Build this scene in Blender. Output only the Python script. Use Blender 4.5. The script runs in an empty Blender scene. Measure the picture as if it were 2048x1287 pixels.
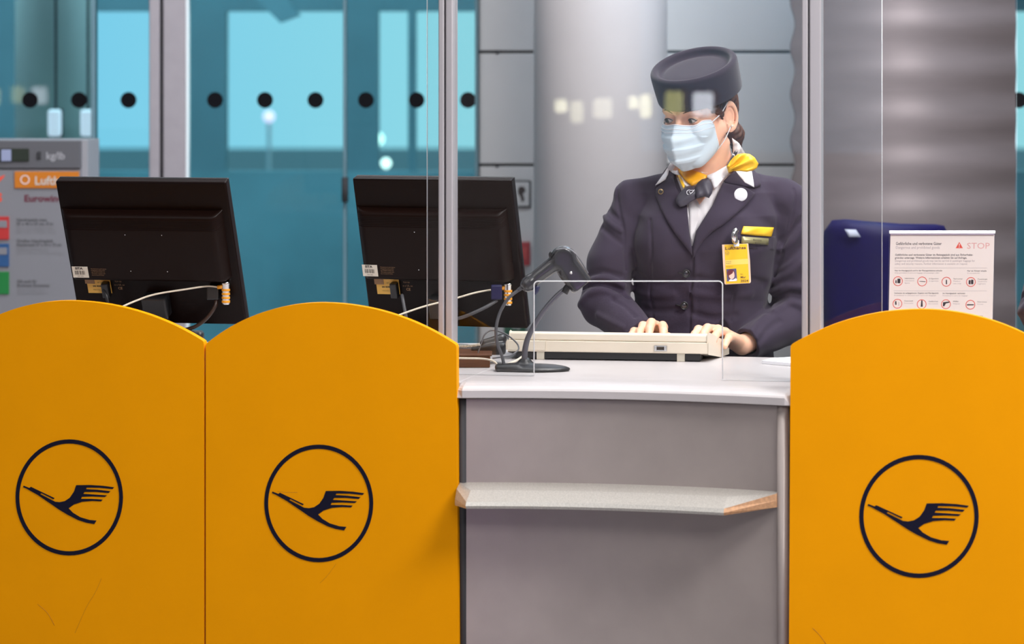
import bpy, math, random
import numpy as np
import openvdb
from mathutils import Vector, Matrix
from mathutils.geometry import delaunay_2d_cdt, tessellate_polygon

R = math.radians
S = bpy.context.scene
COL = S.collection
random.seed(7); np.random.seed(7)

# ------------------------------------------------------------------ camera
FPX, VH, H = 6000.0, 150.0, 1.70          # focal length in pixels, horizon row, eye height
cam_d = bpy.data.cameras.new('camera'); cam = bpy.data.objects.new('camera', cam_d); COL.objects.link(cam)
cam.location = (0, 0, H); cam.rotation_euler = (R(90), 0, 0)
cam_d.sensor_width = 36.0; cam_d.lens = FPX / 2048 * 36.0
cam_d.shift_y = -(643.5 - VH) / 2048.0
cam_d.clip_end = 200
cam_d.dof.use_dof = True; cam_d.dof.focus_distance = 6.95; cam_d.dof.aperture_fstop = 4.2
S.camera = cam

# ------------------------------------------------------------------ world, lights, exposure
S.view_settings.view_transform = 'Standard'; S.view_settings.look = 'None'
S.view_settings.gamma = 1.0; S.view_settings.use_curve_mapping = False
S.view_settings.exposure = 0.0
S.cycles.use_denoising = True
S.cycles.max_bounces = 10; S.cycles.transparent_max_bounces = 24
S.cycles.sample_clamp_indirect = 6.0
S.cycles.caustics_reflective = False; S.cycles.caustics_refractive = False
w = bpy.data.worlds.new('world'); S.world = w; w.use_nodes = True
wn = w.node_tree; wn.nodes.clear()
wo = wn.nodes.new('ShaderNodeOutputWorld'); wb = wn.nodes.new('ShaderNodeBackground')
tc = wn.nodes.new('ShaderNodeTexCoord'); sp = wn.nodes.new('ShaderNodeSeparateXYZ'); rp = wn.nodes.new('ShaderNodeValToRGB')
wn.links.new(tc.outputs['Generated'], sp.inputs[0]); 
rp.color_ramp.elements[0].position = 0.35; rp.color_ramp.elements[0].color = (0.38, 0.66, 0.90, 1)
rp.color_ramp.elements[1].position = 0.52; rp.color_ramp.elements[1].color = (0.62, 0.80, 0.88, 1)
mr = wn.nodes.new('ShaderNodeMapRange'); mr.inputs['From Min'].default_value = -0.5; mr.inputs['From Max'].default_value = 0.5
wn.links.new(sp.outputs['X'], mr.inputs['Value']); wn.links.new(mr.outputs[0], rp.inputs[0])
wn.links.new(rp.outputs[0], wb.inputs[0]); wb.inputs[1].default_value = 1.55
wn.links.new(wb.outputs[0], wo.inputs[0])

def area(name, loc, target, sx, sy, power, col=(1, 1, 1)):
    d = bpy.data.lights.new(name, 'AREA'); d.shape = 'RECTANGLE'; d.size = sx; d.size_y = sy
    d.energy = power; d.color = col
    o = bpy.data.objects.new(name, d); COL.objects.link(o); o.location = loc
    v = Vector(target) - Vector(loc); o.rotation_euler = v.to_track_quat('-Z', 'Y').to_euler()
    return o
area('ceiling_light_key', (2.6, 4.2, 4.3), (0.5, 7.1, 1.2), 1.6, 1.2, 195, (1.0, 0.97, 0.95))
area('ceiling_light_left', (-2.6, 3.0, 4.4), (-0.6, 6.6, 0.9), 2.4, 1.6, 36, (1.0, 0.96, 0.93))
area('ceiling_light_hall', (1.2, 0.5, 4.5), (0.6, 5.0, 0.5), 3.0, 2.0, 165, (1.0, 0.96, 0.95))
area('ceiling_light_desk', (0.9, 6.6, 4.3), (0.55, 7.0, 1.0), 1.2, 0.7, 100, (1.0, 0.98, 0.97))
area('ceiling_light_back', (0.6, 8.2, 4.5), (0.6, 11.0, 1.0), 5.0, 0.8, 130, (0.96, 0.97, 1.0))
area('added_cool_fill', (1.35, 9.2, 3.9), (0.75, 10.8, 1.5), 0.8, 0.8, 42, (0.42, 0.72, 1.0))  # added bluish fill that cools the back wall and column
area('added_rear_fill', (-4.0, -2.5, 4.5), (-5.5, -5.5, 1.0), 3.0, 1.5, 130, (1.0, 0.97, 0.95))  # added fill on the wall behind the camera, veils the glass screen
area('ceiling_light_lobby', (-1.5, 14.0, 4.3), (-1.5, 16.8, 0.6), 6.0, 2.0, 420, (0.72, 0.86, 1.0))
area('added_purple_glow', (0.35, 2.2, 0.42), (-0.05, 6.4, 0.92), 0.7, 0.5, 4.5, (0.75, 0.42, 1.0))  # added purple light, only there to tint the desk front

# ------------------------------------------------------------------ helpers
def W(u, v, y):
    return np.array(((u - 1024.0) * y / FPX, y, H - (v - VH) * y / FPX))

MATS = {}
def mat(name, col, rough=0.5, metal=0.0, noise=0.0, nscale=20.0, bump=0.0, bscale=200.0, spec=0.5, coat=0.0,
        emit=None, estr=0.0, stretch=None, sheen=0.0, sss=0.0):
    if name in MATS: return MATS[name]
    m = bpy.data.materials.new(name); m.use_nodes = True; nt = m.node_tree; n = nt.nodes; l = nt.links
    b = n['Principled BSDF']
    b.inputs['Base Color'].default_value = (*col, 1); b.inputs['Roughness'].default_value = rough
    b.inputs['Metallic'].default_value = metal; b.inputs['Specular IOR Level'].default_value = spec
    b.inputs['Coat Weight'].default_value = coat; b.inputs['Coat Roughness'].default_value = 0.25
    if sheen: b.inputs['Sheen Weight'].default_value = sheen; b.inputs['Sheen Roughness'].default_value = 0.5
    if sss:
        b.inputs['Subsurface Weight'].default_value = sss; b.inputs['Subsurface Radius'].default_value = (0.01, 0.004, 0.002)
    if emit:
        b.inputs['Emission Color'].default_value = (*emit, 1); b.inputs['Emission Strength'].default_value = estr
    t = n.new('ShaderNodeTexCoord'); src = t.outputs['Object']
    if stretch:
        mp = n.new('ShaderNodeMapping'); mp.inputs['Scale'].default_value = stretch; l.new(src, mp.inputs[0]); src = mp.outputs[0]
    if noise:
        z = n.new('ShaderNodeTexNoise'); z.inputs['Scale'].default_value = nscale; z.inputs['Detail'].default_value = 4
        l.new(src, z.inputs['Vector'])
        r = n.new('ShaderNodeValToRGB'); e = r.color_ramp.elements
        e[0].position = 0.3; e[1].position = 0.7
        e[0].color = (*[max(0, c * (1 - noise)) for c in col], 1); e[1].color = (*[min(1, c * (1 + noise)) for c in col], 1)
        l.new(z.outputs[0], r.inputs[0]); l.new(r.outputs[0], b.inputs['Base Color'])
    if bump:
        z = n.new('ShaderNodeTexNoise'); z.inputs['Scale'].default_value = bscale; z.inputs['Detail'].default_value = 3
        l.new(src, z.inputs['Vector'])
        bp = n.new('ShaderNodeBump'); bp.inputs['Strength'].default_value = bump; bp.inputs['Distance'].default_value = 0.001
        l.new(z.outputs[0], bp.inputs['Height']); l.new(bp.outputs[0], b.inputs['Normal'])
    MATS[name] = m; return m

def glass(name, tint, refl_rough=0.0, ior=1.5, boost=1.0):
    m = bpy.data.materials.new(name); m.use_nodes = True; nt = m.node_tree; nt.nodes.clear()
    o = nt.nodes.new('ShaderNodeOutputMaterial'); mx = nt.nodes.new('ShaderNodeMixShader')
    t = nt.nodes.new('ShaderNodeBsdfTransparent'); g = nt.nodes.new('ShaderNodeBsdfGlossy'); f = nt.nodes.new('ShaderNodeFresnel')
    t.inputs[0].default_value = (*tint, 1); g.inputs['Roughness'].default_value = refl_rough; f.inputs[0].default_value = ior
    mm = nt.nodes.new('ShaderNodeMath'); mm.operation = 'MULTIPLY'; mm.inputs[1].default_value = boost * 1.9
    gm = nt.nodes.new('ShaderNodeNewGeometry'); iv = nt.nodes.new('ShaderNodeMath'); iv.operation = 'SUBTRACT'; iv.inputs[0].default_value = 1.0
    nt.links.new(gm.outputs['Backfacing'], iv.inputs[1]); m2 = nt.nodes.new('ShaderNodeMath'); m2.operation = 'MULTIPLY'
    nt.links.new(f.outputs[0], m2.inputs[0]); nt.links.new(iv.outputs[0], m2.inputs[1]); nt.links.new(m2.outputs[0], mm.inputs[0]); mm.use_clamp = True
    nt.links.new(mm.outputs[0], mx.inputs[0]); nt.links.new(t.outputs[0], mx.inputs[1]); nt.links.new(g.outputs[0], mx.inputs[2])
    nt.links.new(mx.outputs[0], o.inputs[0]); MATS[name] = m; return m

def thing(name, label, cat, loc=(0, 0, 0), rot=(0, 0, 0), group=None):
    o = bpy.data.objects.new(name, None); COL.objects.link(o); o.empty_display_size = 0.05
    o.location = [float(c) for c in loc]; o.rotation_euler = rot
    o['label'] = label; o['category'] = cat
    if group: o['group'] = group
    return o
def tag(o, label, cat, group=None):
    o['label'] = label; o['category'] = cat
    if group: o['group'] = group
    return o
def inv_of(parent):
    m = Matrix.Identity(4); chain = []
    p = parent
    while p is not None: chain.append(p); p = p.parent
    for p in reversed(chain):
        m = m @ Matrix.LocRotScale(p.location, p.rotation_euler, p.scale)
    return m.inverted()
def mk(name, V, F, mats, parent=None, smooth=False, local=False, mi=None, label=None):
    """V in world coordinates unless local=True (then in the parent's frame)"""
    V = np.asarray([tuple(v) for v in V], dtype=np.float64) if not isinstance(V, np.ndarray) else V.astype(np.float64)
    if parent is not None and not local:
        M = np.array(inv_of(parent)); V = V @ M[:3, :3].T + M[:3, 3]
    loc = None
    if parent is None and not local:
        loc = np.array((V[:, 0].mean(), V[:, 1].mean(), V[:, 2].min())); V = V - loc
    me = bpy.data.meshes.new(name); me.from_pydata(V.tolist(), [], [list(map(int, f)) for f in F])
    if not isinstance(mats, (list, tuple)): mats = [mats]
    for m in mats: me.materials.append(m)
    if mi is not None: me.polygons.foreach_set('material_index', list(mi))
    if smooth: me.polygons.foreach_set('use_smooth', [True] * len(me.polygons))
    me.validate(); me.update()
    o = bpy.data.objects.new(name, me); COL.objects.link(o)
    if loc is not None: o.location = loc.tolist()
    if parent is not None: o.parent = parent
    if label: o['label'] = label
    return o
def bevel(o, wd, seg=2):
    b = o.modifiers.new('bevel', 'BEVEL'); b.width = wd; b.segments = seg; b.limit_method = 'ANGLE'; b.angle_limit = R(40)
    return o
def struct(o):
    o['kind'] = 'structure'; return o
class MB:
    def __init__(s): s.v = []; s.f = []; s.m = []
    def add(s, V, F, m=0):
        n = len(s.v); s.v += [tuple(map(float, p)) for p in V]; s.f += [[i + n for i in f] for f in F]; s.m += [m] * len(F); return s
    def box(s, x0, x1, y0, y1, z0, z1, m=0, M=None):
        V = [(x, y, z) for z in (z0, z1) for y in (y0, y1) for x in (x0, x1)]
        if M is not None: V = [tuple(M @ Vector(p)) for p in V]
        return s.add(V, [(0, 2, 3, 1), (4, 5, 7, 6), (0, 1, 5, 4), (2, 6, 7, 3), (0, 4, 6, 2), (1, 3, 7, 5)], m)
    def mk(s, name, mats, parent=None, **k):
        return mk(name, s.v, s.f, mats, parent, mi=s.m, **k)
def catmull(P, n=6, closed=False):
    P = [np.array(p, float) for p in P]; out = []; N = len(P)
    rng = range(N) if closed else range(N - 1)
    for i in rng:
        p0 = P[(i - 1) % N] if closed or i > 0 else P[0]
        p1 = P[i]; p2 = P[(i + 1) % N]
        p3 = P[(i + 2) % N] if closed or i + 2 < N else P[-1]
        for k in range(n):
            t = k / n
            out.append(0.5 * ((2 * p1) + (-p0 + p2) * t + (2 * p0 - 5 * p1 + 4 * p2 - p3) * t * t + (-p0 + 3 * p1 - 3 * p2 + p3) * t ** 3))
    if not closed: out.append(P[-1])
    return out
def tube_vf(P, r, n=10, caps=True, n0=0):
    P = [np.array(p, float) for p in P]; N = len(P); V = []; F = []
    rr = r if hasattr(r, '__len__') else [r] * N
    up = np.array((0.3, 0.2, 0.93)); prev = None
    for i in range(N):
        t = P[min(i + 1, N - 1)] - P[max(i - 1, 0)]; t /= (np.linalg.norm(t) + 1e-12)
        a = np.cross(t, up if prev is None else np.cross(prev, t)); a /= (np.linalg.norm(a) + 1e-12)
        if prev is not None and np.dot(a, prev) < 0: a = -a
        prev = a; b = np.cross(t, a)
        for k in range(n):
            th = 2 * math.pi * k / n; V.append(P[i] + rr[i] * (math.cos(th) * a + math.sin(th) * b))
    for i in range(N - 1):
        for k in range(n):
            F.append((i * n + k, i * n + (k + 1) % n, (i + 1) * n + (k + 1) % n, (i + 1) * n + k))
    if caps: F.append(tuple(range(n - 1, -1, -1))); F.append(tuple((N - 1) * n + k for k in range(n)))
    return V, F
def tube(name, P, r, m, parent=None, n=10, smooth_pts=6, **k):
    if smooth_pts:
        if hasattr(r, '__len__'):
            Q = catmull([tuple(p) + (q,) for p, q in zip(P, r)], smooth_pts); P = [q[:3] for q in Q]; r = [q[3] for q in Q]
        else: P = catmull(P, smooth_pts)
    V, F = tube_vf(P, r, n); return mk(name, V, F, m, parent, smooth=True, **k)
def lathe(name, prof, m, parent=None, n=40, M=None, sc=(1, 1), **k):
    """prof: (r, z) pairs, M: 4x4 placing it in the world"""
    V = []; F = []
    for r, z in prof:
        for i in range(n):
            t = 2 * math.pi * i / n; V.append(Vector((r * math.cos(t) * sc[0], r * math.sin(t) * sc[1], z)))
    if M is not None: V = [M @ p for p in V]
    for j in range(len(prof) - 1):
        for i in range(n): F.append((j * n + i, j * n + (i + 1) % n, (j + 1) * n + (i + 1) % n, (j + 1) * n + i))
    F.append(tuple(range(n - 1, -1, -1))); F.append(tuple((len(prof) - 1) * n + i for i in range(n)))
    return mk(name, [tuple(p) for p in V], F, m, parent, smooth=True, **k)
def extrude(poly3, direction):
    """closed planar outline (world points) extruded along a vector -> V, F"""
    n = len(poly3); A = [np.array(p, float) for p in poly3]; B = [p + np.array(direction, float) for p in A]
    tri = tessellate_polygon([[Vector(p) for p in A]])
    F = [tuple(t) for t in tri] + [tuple(n + i for i in reversed(t)) for t in tri]
    F += [(i, i + n, (i + 1) % n + n, (i + 1) % n) for i in range(n)]
    return A + B, F
TXT = {}
def text_vf(s, size, align='LEFT', bold=0.0):
    key = (s, size, align, bold)
    if key in TXT: return TXT[key]
    c = bpy.data.curves.new('t', 'FONT'); c.body = s; c.size = size; c.align_x = align; c.resolution_u = 2; c.offset = bold
    o = bpy.data.objects.new('t', c); COL.objects.link(o)
    dg = bpy.context.evaluated_depsgraph_get(); ev = o.evaluated_get(dg); me = ev.to_mesh()
    V = [tuple(p.co) for p in me.vertices]; F = [tuple(p.vertices) for p in me.polygons]
    ev.to_mesh_clear(); bpy.data.objects.remove(o); bpy.data.curves.remove(c)
    TXT[key] = (V, F); return V, F
def put_text(mb, s, fr, x, y, size, lift=0.0004, align='LEFT', bold=0.0, m=0, width=None):
    """fr(a, b, h) -> world point; a right, b up, h out of the surface"""
    V, F = text_vf(s, size, align, bold)
    k = 1.0
    if width and V:
        w_ = max(p[0] for p in V) - min(p[0] for p in V)
        if w_ > 0: k = width / w_
    mb.add([fr(x + p[0] * k, y + p[1], lift) for p in V], F, m)

# ------------------------------------------------------------------ signed distance modelling
def cap(p, a, b, ra, rb=None):
    if rb is None: rb = ra
    a = np.asarray(a); b = np.asarray(b); ba = b - a; pa = p - a
    h = np.clip((pa @ ba) / (ba @ ba), 0, 1)
    return np.linalg.norm(pa - h[:, None] * ba, axis=1) - (ra + (rb - ra) * h)
def ell(p, c, r, M=None):
    q = p - np.asarray(c)
    if M is not None: q = q @ M
    r = np.asarray(r); k0 = np.linalg.norm(q / r, axis=1); k1 = np.linalg.norm(q / (r * r), axis=1) + 1e-9
    return k0 * (k0 - 1) / k1
def smin(a, b, k):
    h = np.clip(0.5 + 0.5 * (b - a) / k, 0, 1); return b * (1 - h) + a * h - k * h * (1 - h)
def smax(a, b, k): return -smin(-a, -b, k)
def rbox(p, c, half, r, M=None):
    q = p - np.asarray(c)
    if M is not None: q = q @ M
    q = np.abs(q) - (np.asarray(half) - r)
    return np.linalg.norm(np.maximum(q, 0), axis=1) + np.minimum(q.max(axis=1), 0) - r
def sdf_mesh(func, lo, hi, h, name, m, parent, adapt=0.0, label=None):
    lo = np.array(lo, float); C = 4
    n = (np.ceil((np.array(hi) - lo) / (h * C)).astype(int)); 
    g = np.stack(np.meshgrid(*[np.arange(k) for k in n], indexing='ij'), -1).reshape(-1, 3)
    cen = lo + (g * C + (C - 1) / 2) * h
    d = np.concatenate([func(cen[i:i + 200000]) for i in range(0, len(cen), 200000)])
    near = np.abs(d) < (C * h * 0.5 * 1.74 * 1.5 + 2 * h)
    dense = np.repeat(np.repeat(np.repeat(np.sign(d).reshape(n) * 3 * h, C, 0), C, 1), C, 2).astype(np.float32)
    off = np.stack(np.meshgrid(*[np.arange(C)] * 3, indexing='ij'), -1).reshape(-1, 3)
    gi = g[near]
    for i in range(0, len(gi), 6000):
        ix = (gi[i:i + 6000, None, :] * C + off[None]).reshape(-1, 3)
        dense[ix[:, 0], ix[:, 1], ix[:, 2]] = np.clip(func(lo + ix * h), -3 * h, 3 * h)
    gr = openvdb.FloatGrid(3 * h); gr.copyFromArray(dense)
    P, T, Q = gr.convertToPolygons(0.0, adapt)
    P = P * h + lo
    F = [tuple(q[::-1]) for q in Q.tolist()] + [tuple(t[::-1]) for t in T.tolist()]
    # orientation test on a few faces
    e = 0; s = 0
    for f in F[::max(1, len(F) // 200)]:
        a, b, c = P[f[0]], P[f[1]], P[f[2]]; nn = np.cross(b - a, c - a); L = np.linalg.norm(nn)
        if L < 1e-14: continue
        cc = (a + b + c) / 3; s += np.sign(func((cc + nn / L * h)[None])[0] - func((cc - nn / L * h)[None])[0])
    if s < 0: F = [f[::-1] for f in F]
    return mk(name, P, F, m, parent, smooth=True, label=label)
def trace(us, vs, func, y0=6.7, y1=7.6, n=70):
    us = np.asarray(us, float); vs = np.asarray(vs, float)
    D = np.stack([(us - 1024) / FPX, np.ones_like(us), -(vs - VH) / FPX], 1); O = np.array((0, 0, H))
    y = np.full(len(us), y0); best = np.full(len(us), 1e9); by = y.copy()
    for _ in range(n):
        d = func(O + D * y[:, None]); b = d < best; best = np.where(b, d, best); by = np.where(b, y, by)
        y = y + np.maximum(d, 0.0) * 0.8
        y = np.minimum(y, y1)
    return by
def resample(poly, step):
    out = []; n = len(poly)
    for i in range(n):
        a = np.array(poly[i], float); b = np.array(poly[(i + 1) % n], float)
        k = max(1, int(round(np.linalg.norm(b - a) / step)))
        for j in range(k): out.append(a + (b - a) * j / k)
    return out
def overlay(name, poly, m, parent, field=None, depth=None, off=0.002, thick=0.003, inflate=0.0, step=4.0, spline=False,
            crease=None, rad=None, label=None, y0=6.7, smooth=True):
    """cloth piece cut to an outline and laid on a surface (field) or set at a depth; it has its own thickness"""
    if spline: poly = catmull(poly, 5, closed=True)
    pts = resample(poly, step); n = len(pts); A = np.array(pts)
    x0, z0 = A.min(0); x1, z1 = A.max(0)
    seg = [(A[i], A[(i + 1) % n]) for i in range(n)]
    def inside_dist(q):
        ins = False; dm = 1e9
        for a, b in seg:
            if (a[1] > q[1]) != (b[1] > q[1]) and q[0] < (b[0] - a[0]) * (q[1] - a[1]) / (b[1] - a[1]) + a[0]: ins = not ins
            t = b - a; h = np.clip(np.dot(q - a, t) / (np.dot(t, t) + 1e-9), 0, 1); dm = min(dm, np.linalg.norm(q - a - t * h))
        return ins, dm
    inner = []
    for gy in np.arange(z0 + step / 2, z1, step):
        for gx in np.arange(x0 + step / 2, x1, step):
            i_, d_ = inside_dist(np.array((gx, gy)))
            if i_ and d_ > step * 0.45: inner.append((gx, gy))
    allp = [Vector(p) for p in pts] + [Vector(p) for p in inner]
    r = delaunay_2d_cdt(allp, [(i, (i + 1) % n) for i in range(n)], [], 1, 1e-6)
    vo = np.array([tuple(p) for p in r[0]]); F = [tuple(f) for f in r[2]]
    if field is not None: y = trace(vo[:, 0], vo[:, 1], field, y0=y0)
    else: y = np.array([depth(a, b) for a, b in vo])
    dist = np.array([inside_dist(p)[1] if True else 0 for p in vo])
    # boundary points have distance 0
    R_ = rad or max(1.0, dist.max())
    t = np.clip(dist / R_, 0, 1); f = np.sqrt(np.clip(1 - (1 - t) ** 2, 0, 1))
    lift = off + thick + inflate * f
    if crease is not None: lift = lift + np.array([crease(a, b) for a, b in vo]) * np.minimum(1, dist / 2.0)
    yf = y - lift; yb = y - off
    Vf = np.stack([(vo[:, 0] - 1024) * yf / FPX, yf, H - (vo[:, 1] - VH) * yf / FPX], 1)
    Vb = np.stack([(vo[:, 0] - 1024) * yb / FPX, yb, H - (vo[:, 1] - VH) * yb / FPX], 1)
    N = len(vo); ecount = {}
    for tr in F:
        for i in range(3):
            e = (tr[i], tr[(i + 1) % 3]); ecount[e] = 1
    # make the front face the camera
    a, b, c = Vf[F[0][0]], Vf[F[0][1]], Vf[F[0][2]]
    if np.cross(b - a, c - a)[1] > 0: FF = [tuple(reversed(x)) for x in F]
    else: FF = F
    ed = {(x[i], x[(i + 1) % 3]) for x in FF for i in range(3)}
    bd = [e for e in ed if (e[1], e[0]) not in ed]
    faces = list(FF) + [tuple(N + i for i in reversed(x)) for x in FF] + [(e[1], e[0], e[0] + N, e[1] + N) for e in bd]
    return mk(name, np.concatenate([Vf, Vb]), faces, m, parent, smooth=smooth, label=label)

# ------------------------------------------------------------------ materials
M_wall = mat('wall_grey_panel', (0.55, 0.55, 0.56), 0.45, noise=0.04, nscale=3, bump=0.05)
M_col = mat('column_grey_paint', (0.60, 0.57, 0.585), 0.5, noise=0.03, nscale=4)
M_dark = mat('joint_dark', (0.03, 0.03, 0.035), 0.8)
M_floor = mat('floor_stone', (0.26, 0.26, 0.27), 0.25, noise=0.15, nscale=5)
M_ceil = mat('ceiling_white', (0.6, 0.6, 0.6), 0.8, noise=0.03)
M_hall = mat('hall_wall', (0.60, 0.57, 0.585), 0.7, noise=0.06, nscale=1.0)
M_frame = mat('door_frame_grey', (0.36, 0.33, 0.36), 0.45, 0.2, noise=0.03)
M_teal = mat('facade_metal_teal', (0.13, 0.24, 0.29), 0.6, 0.0, noise=0.1, nscale=2)
M_parapet = mat('facade_lower_teal', (0.17, 0.32, 0.38), 0.4, 0.0, noise=0.25, nscale=1.2)
M_ground = mat('apron_ground', (0.12, 0.16, 0.18), 0.8, noise=0.2)
M_alu = mat('brushed_aluminium', (0.54, 0.52, 0.55), 0.42, 0.45, noise=0.03, bump=0.05, stretch=(1, 1, 0.02))
M_steel = mat('corrugated_steel', (0.23, 0.195, 0.20), 0.5, 0.45, noise=0.08, nscale=3, stretch=(1, 1, 6))
M_yel = mat('panel_yellow', (0.90, 0.350, 0.0003), 0.5, noise=0.02, nscale=6, bump=0.08, bscale=900, spec=0.07)
M_navy = mat('emblem_navy', (0.005, 0.005, 0.020), 0.5, spec=0.2)
M_scr = mat('scratch_brown', (0.45, 0.16, 0.0), 0.6)
M_top = mat('worktop_white', (0.53, 0.50, 0.505), 0.35, noise=0.02, nscale=8, bump=0.03)
M_front = mat('desk_laminate', (0.40, 0.350, 0.330), 0.40, 0.3, noise=0.07, nscale=7, bump=0.05, bscale=700)
M_shelf = mat('ledge_silver', (0.62, 0.60, 0.56), 0.35, 0.55, noise=0.12, nscale=300)
M_edge = mat('chipboard_edge', (0.50, 0.28, 0.15), 0.7, noise=0.2, nscale=150)
M_blk = mat('monitor_black', (0.007, 0.003, 0.0025), 0.30, bump=0.2, bscale=260, stretch=(0.02, 1, 4), spec=0.15)
M_blk2 = mat('housing_black', (0.009, 0.0035, 0.0025), 0.30, spec=0.15, bump=0.2, bscale=1200)
M_rub = mat('rubber_black', (0.012, 0.012, 0.014), 0.42, coat=0.2)
M_grey = mat('cable_grey', (0.09, 0.09, 0.10), 0.45)
M_white = mat('label_white', (0.80, 0.74, 0.64), 0.5)
M_lab = mat('label_yellow', (0.85, 0.50, 0.10), 0.5)
M_ink = mat('ink_black', (0.03, 0.02, 0.02), 0.6)
M_inkg = mat('ink_grey', (0.42, 0.36, 0.34), 0.6)
M_inkm = mat('ink_brown', (0.35, 0.2, 0.1), 0.6)
M_blue = mat('vga_blue', (0.010, 0.009, 0.06), 0.4)
M_chrome = mat('chrome', (0.75, 0.75, 0.75), 0.15, 1.0)
M_orange = mat('lock_orange', (0.85, 0.35, 0.02), 0.45)
M_cablew = mat('cable_white', (0.62, 0.55, 0.44), 0.4)
M_beige = mat('keyboard_beige', (0.78, 0.70, 0.58), 0.42, noise=0.015, bump=0.04)
M_beige2 = mat('keycap_grey', (0.55, 0.50, 0.44), 0.5)
M_wood = mat('box_brown', (0.10, 0.035, 0.015), 0.4, noise=0.25, nscale=14, stretch=(1, 1, 10))
M_paper = mat('paper_cream', (0.90, 0.80, 0.68), 0.55)
M_red = mat('print_red', (0.80, 0.07, 0.03), 0.5)
M_pink = mat('print_pale_red', (0.80, 0.40, 0.34), 0.5)
M_seat = mat('chair_navy', (0.006, 0.004, 0.055), 0.5, noise=0.1, spec=0.2)
M_cloth = mat('jacket_navy_wool', (0.040, 0.030, 0.052), 0.85, noise=0.12, nscale=260, bump=0.35, bscale=1400, spec=0.2, sheen=0.12)
M_felt = mat('hat_felt', (0.030, 0.019, 0.030), 0.9, noise=0.1, nscale=300, bump=0.35, bscale=1500, spec=0.15, sheen=0.2)
M_shirt = mat('shirt_white', (0.84, 0.81, 0.84), 0.75, bump=0.1, bscale=900)
M_scarf = mat('scarf_yellow', (0.90, 0.54, 0.03), 0.38, noise=0.06, nscale=30, bump=0.1, bscale=300)
M_scarfo = mat('scarf_orange', (0.88, 0.42, 0.01), 0.4, noise=0.06, nscale=30)
M_scarfn = mat('scarf_navy', (0.050, 0.045, 0.066), 0.5, noise=0.1, nscale=60)
M_skin = mat('skin', (0.90, 0.53, 0.37), 0.45, noise=0.05, nscale=40, bump=0.08, bscale=500, sss=0.25)
M_hair = mat('hair_brown', (0.075, 0.026, 0.012), 0.5, noise=0.55, nscale=120, bump=0.6, bscale=180, stretch=(1, 1, 0.12), spec=0.3)
M_mask = mat('mask_pale_blue', (0.66, 0.78, 0.87), 0.7, noise=0.02, bump=0.08, bscale=900)
M_maskw = mat('mask_white_trim', (0.86, 0.87, 0.92), 0.7)
M_badge = mat('badge_yellow', (0.92, 0.58, 0.02), 0.25, coat=0.5)
M_brass = mat('tag_brass', (0.36, 0.33, 0.17), 0.35, 0.5)
M_eye = mat('eye_white', (0.72, 0.66, 0.62), 0.2)
M_iris = mat('iris_grey_brown', (0.10, 0.09, 0.05), 0.15)
M_lash = mat('lash_dark', (0.03, 0.015, 0.01), 0.6)
M_trou = mat('trousers_navy', (0.03, 0.026, 0.045), 0.85)
M_shoe = mat('shoe_black', (0.01, 0.01, 0.01), 0.3)
G_screen = glass('screen_glass', (0.985, 0.99, 0.99), 0.0, 1.5, 0.62)
G_wing = glass('wing_glass', (0.86, 0.95, 0.97), 0.0, 1.5, 1.0)
G_door = glass('door_glass_teal', (0.56, 0.77, 0.77), 0.0, 1.5, 0.3)
M_gedge = mat('glass_edge', (0.80, 0.82, 0.84), 0.3)
M_gedge2 = mat('glass_edge_bright', (0.85, 0.92, 0.95), 0.2)

# ------------------------------------------------------------------ the setting: hall shell
def slab(name, x0, x1, y0, y1, z0, z1, m):
    return struct(MB().box(x0, x1, y0, y1, z0, z1).mk(name, m))
slab('floor', -7, 8, -6, 17.9, -0.1, 0, M_floor)
slab('ceiling', -7, 8, -6, 17.9, 4.8, 4.9, M_ceil)
slab('wall_left', -7.1, -7, -6, 17.9, 0, 4.8, M_hall)
slab('wall_right', 8, 8.1, -6, 17.9, 0, 4.8, M_hall)
WX0, WX1, WZ0, WZ1 = -4.95, -3.05, 1.15, 2.9
wf = MB(); wf.box(-7, WX0, -6.1, -6, 0, 4.8); wf.box(WX1, 8, -6.1, -6, 0, 4.8); wf.box(WX0, WX1, -6.1, -6, 0, WZ0); wf.box(WX0, WX1, -6.1, -6, WZ1, 4.8)
struct(wf.mk('wall_front', M_hall))
wi = MB().box(WX0, WX1, -6.06, -6.05, WZ0, WZ1).mk('added_window_1', glass('added_window_glass', (.95, .97, .98))); struct(wi)  # added window, itself unseen, for a sky reflection in the glass screen
for a_, b_ in ((WX0, WX0 + .04), (WX1 - .04, WX1)): MB().box(a_, b_, -6.09, -6.02, WZ0, WZ1).mk('added_window_frame', M_alu, wi)
for a_, b_ in ((WZ0, WZ0 + .04), (WZ1 - .04, WZ1)): MB().box(WX0, WX1, -6.09, -6.02, a_, b_).mk('added_window_frame', M_alu, wi)
slab('wall_upper', -7, 8, 11.0, 11.12, 2.6, 4.8, M_wall)
YB = 11.0
def X(u, y=YB): return (u - 1024) * y / FPX
def Z(v, y=YB): return H - (v - VH) * y / FPX
# far wall of grey metal panels, with open joints
wb_ = MB().box(X(957), X(1800), YB + 0.02, YB + 0.12, 0, 2.6).mk('wall_back', M_dark); struct(wb_)
rows = [0.02]
zj = [Z(330) - 0.414 * k for k in range(3, 0, -1)] + [Z(330), Z(104), Z(104) + 0.414]
edges = [0.0] + zj + [2.6]
xs = [X(957), X(1210), X(1600), X(1800)]
for i in range(len(edges) - 1):
    for j in range(3):
        if edges[i + 1] - edges[i] < 0.02: continue
        p = MB().box(xs[j] + 0.003, xs[j + 1] - 0.003, YB, YB + 0.03, edges[i] + 0.005, edges[i + 1] - 0.005).mk('wall_panel', M_wall, wb_)
        bevel(p, 0.003, 1)
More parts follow.
